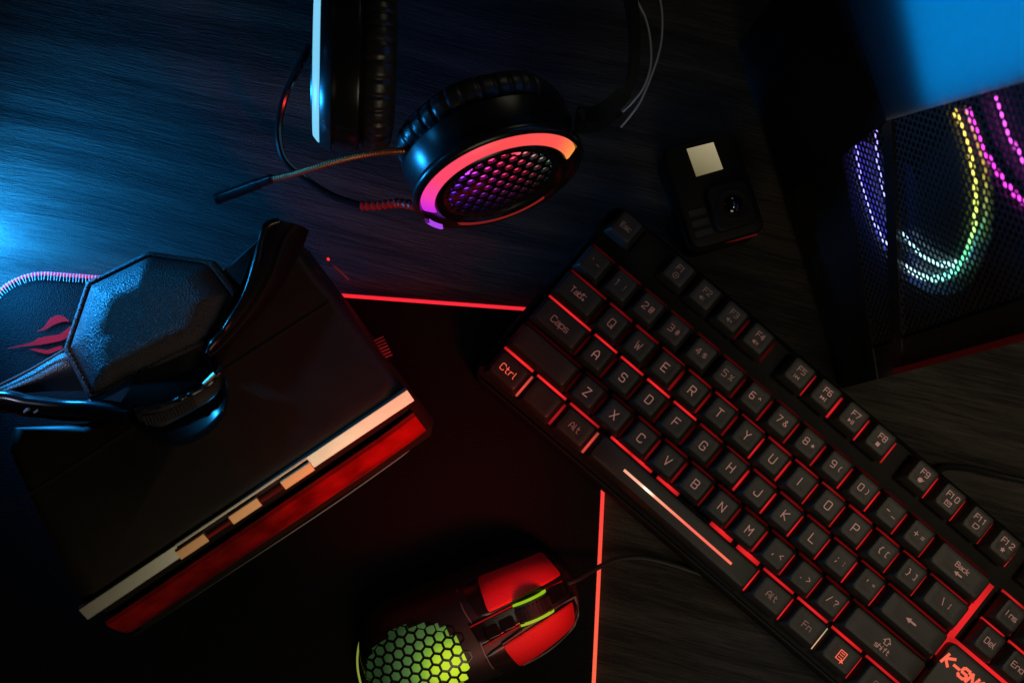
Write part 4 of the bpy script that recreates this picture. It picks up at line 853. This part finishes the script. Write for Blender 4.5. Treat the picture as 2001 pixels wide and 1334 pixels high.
# fans
def ring(mb, ca, ch, r0, r1, d_, colf, seg=120):
    rows, cols = [], []
    for i in range(seg):
        t = i * 6.2832 / seg
        if ca + r1 * math.cos(t) > a_lo + sl_ * (ch + r1 * math.sin(t) - h_lo) - .0015: rows.append(None); cols.append(None); continue
        rows.append([pc(ca + r * math.cos(t), ch + r * math.sin(t), d_) for r in (r0, r1)]); c = colf(math.degrees(t) % 360); cols.append([c, c])
    if None not in rows: return mb.grid(rows, cu=True, cols=cols)
    k0 = next(i for i in range(seg) if rows[i] is None); run, rc = [], []
    for i in range(k0, k0 + seg + 1):
        if rows[i % seg] is None:
            if len(run) > 1: mb.grid(run, cols=rc)
            run, rc = [], []
        else: run.append(rows[i % seg]); rc.append(cols[i % seg])
    return mb
# angle: 0 = +a (up the frame), 90 = +h, 180 = -a, 270 = -h
Cc = {'v': (.24, .16, 1.0), 'w': (.34, .36, 1.0), 'cy': (.45, .95, 1.0), 'g': (.12, .8, .30), 'y': (1.0, .78, .12), 'o': (1.0, .36, .04)}
def c1(t): return ramp(t, [(0, Cc['o']), (40, Cc['o']), (62, (1.0, .62, .10)), (95, Cc['y']), (125, (.75, .95, .15)), (150, Cc['g']), (178, (.20, .9, .75)), (205, Cc['cy']), (225, (.6, .8, 1.0)), (250, Cc['w']), (290, (.30, .26, 1.0)), (330, Cc['v']), (360, (.25, .15, .9))])
def c1b(t): return ramp(t, [(0, Cc['v']), (60, (.45, .25, .03)), (110, (.30, .22, .03)), (140, (.05, .2, .08)), (165, (.02, .10, .2)), (185, Cc['cy']), (225, Cc['cy']), (260, (.40, .42, 1.0)), (330, (.30, .22, 1.0)), (360, Cc['v'])])
def c2(t): return (1.0, .05, .85)
def c2b(t): return (1.0, .10, .90)
fan_specs = [(.0870, .1450, .0503, c1, .0845, .1586, .0440, c1b, .0), (.0935, .2661, .0626, c2, .0884, .2791, .0559, c2b, 1.0)]
for ca, ch, r, cf, cb, chb, rb, cfb, k in fan_specs:
    mb = MB()
    # hub and blades, smoky translucent plastic
    for b_i in range(9):
        t0 = b_i * 6.2832 / 9; rows = []
        for j in range(7):
            rr_ = .014 + .034 * j / 6; rows.append([pc(ca + rr_ * math.cos(t0 + s * .55 + j * .06), ch + .004 + rr_ * math.sin(t0 + s * .55 + j * .06), .018 + .010 * s) for s in (0, .33, .66, 1)])
        mb.grid(rows)
    mb.grid([[pc(ca + q * math.cos(i * 6.2832 / 24), ch + .004 + q * math.sin(i * 6.2832 / 24), dd) for i in range(24)] for q, dd in ((.015, .030), (.015, .016), (.013, .0145), (.001, .0145))], cv=True)
    fan = mb.obj('fan', 'satin', tw)
    mb = MB(); ring(mb, ca, ch, r - .0017, r + .0015, .0032, cf); mb.obj('light_ring', glow_attr('fan_ring_light', 3.2), fan)
    mb = MB(); ring(mb, cb, chb, rb - .0014, rb + .0014, .0034, cfb); mb.obj('light_ring', glow_attr('fan_inner_ring_light', 3.0), fan)
    mb = MB()  # added disc, faint coloured light inside the fan set as vertex emission
    fc = (lambda t: ramp(t, [(0, (.01, .01, .05)), (60, (.004, .004, .006)), (170, (.002, .008, .004)), (205, (.008, .03, .09)), (235, (.03, .04, .5)), (255, (.05, .05, .75)), (300, (.06, .045, .7)), (330, (.02, .02, .2)), (360, (.01, .01, .05))])) if k == 0 else (lambda t: (.08, .005, .08))
    rows, cols = [], []
    for i in range(72):
        t = i * 5.0
        if ca + .0585 * math.cos(RAD(t)) > a_lo + sl_ * (ch + .0585 * math.sin(RAD(t)) - h_lo) - .0015: continue
        rows.append([pc(ca + q * math.cos(RAD(t)), ch + q * math.sin(RAD(t)), .0060) for q in (.004, .03, .048, .0585)]); c = fc(t); cols.append([tuple(x * s for x in c) for s in (.03, .06, .35, .9)])
    k0 = max(range(len(rows)), key=lambda i: (rows[i][-1] - rows[i - 1][-1]).length); rows = rows[k0:] + rows[:k0]; cols = cols[k0:] + cols[:k0]
    mb.grid(rows, cols=cols); mb.obj('glow_disc', glow_attr('fan_interior_glow', 1.6), fan)
# smooth front panel over the upper right of the front, standing proud
poly = [(a_lo, h_lo), (a_lo + sl_ * (TH - .01 - h_lo), TH - .01), (TW_ + .004, TH - .01), (TW_ + .004, h_lo)]
v = [pc(a, h, -.0008) for a, h in poly] + [pc(a, h, .0006) for a, h in poly]; k_ = len(poly)
mb.add(v, [list(range(k_)), list(range(k_, 2 * k_))[::-1]] + [[i, i + k_, (i + 1) % k_ + k_, (i + 1) % k_] for i in range(k_)])
m, n, l, b = new_mat('smoked_diffuser'); tr_ = n.new('ShaderNodeBsdfTranslucent'); tr_.inputs[0].default_value = (.75, .8, .85, 1); gl = n.new('ShaderNodeBsdfGlossy'); gl.inputs['Roughness'].default_value = .35; mx = n.new('ShaderNodeMixShader'); mx.inputs[0].default_value = .02
l.new(tr_.outputs[0], mx.inputs[1]); l.new(gl.outputs[0], mx.inputs[2]); l.new(mx.outputs[0], n['Material Output'].inputs[0]); M['diffuser'] = m
fpn = mb.obj('front_panel', 'diffuser', tw, smooth=False)
# unseen blue area light added behind the panel for its soft glow
lh0, lh1 = h_lo + .034, TH - .015; ED = (PA * sl_ + PW).normalized(); EP = ED.cross(PN).normalized()
if EP.dot(PA) < 0: EP = -EP
lw = .115; lc_ = pc(a_lo + sl_ * ((lh0 + lh1) / 2 - h_lo), (lh0 + lh1) / 2, .009) + EP * (lw / 2 + .0008)
bl = bpy.data.lights.new('panel_blue_fill', 'AREA'); bl.shape = 'RECTANGLE'; bl.size = lw; bl.size_y = (lh1 - lh0); bl.energy = .085; bl.color = (0.0, .30, .85)
blo = bpy.data.objects.new('panel_blue_fill', bl); COL.objects.link(blo)
rot = Matrix((EP, ED, -PN)).transposed()
if rot.determinant() < 0: rot = Matrix((-EP, ED, -PN)).transposed()
blo.matrix_world = Matrix.Translation(lc_) @ rot.to_4x4()
mbx = MB(); slab(mbx, a_lo, TW_ + .004, hb0, h_lo, -.0008, .0006); mbx.obj('lower_panel', 'gasket', tw, smooth=False)
mbx = MB(); rows_ = [[(a_lo + .0006, h_lo), (a_lo + .0006 + sl_ * (TH - .01 - h_lo), TH - .01)], ]
for d0_, d1_ in ((.0008, .0170),):
    q0_, q1_ = rows_[0]; mbx.add([pc(*q0_, d0_), pc(*q1_, d0_), pc(*q1_, d1_), pc(*q0_, d1_), pc(TW_ + .003, TH - .01, d1_), pc(TW_ + .003, h_lo, d1_), pc(TW_ + .003, TH - .01, d0_), pc(TW_ + .003, h_lo, d0_)], [[0, 1, 2, 3], [3, 2, 4, 5], [5, 4, 6, 7], [0, 3, 5, 7], [1, 6, 4, 2]])
mbx.obj('light_baffle', 'gasket', tw, smooth=False)  # unseen dark box added to keep the blue light off the fans

# foot and strip whose dark red paints a reflection on the near front corner
mb = MB(); slab(mb, .0, .003, .08, .32, -.0035, -.0002); mb.obj('corner_reflection', pbr('corner_red_reflection', (.20, .006, .006), .3), tw)
for a_ in (.03, .175):
    mb = MB(); slab(mb, a_ - .012, a_ + .012, .0, .0125, .04, .07); mb.obj('foot', 'rubber', tw)
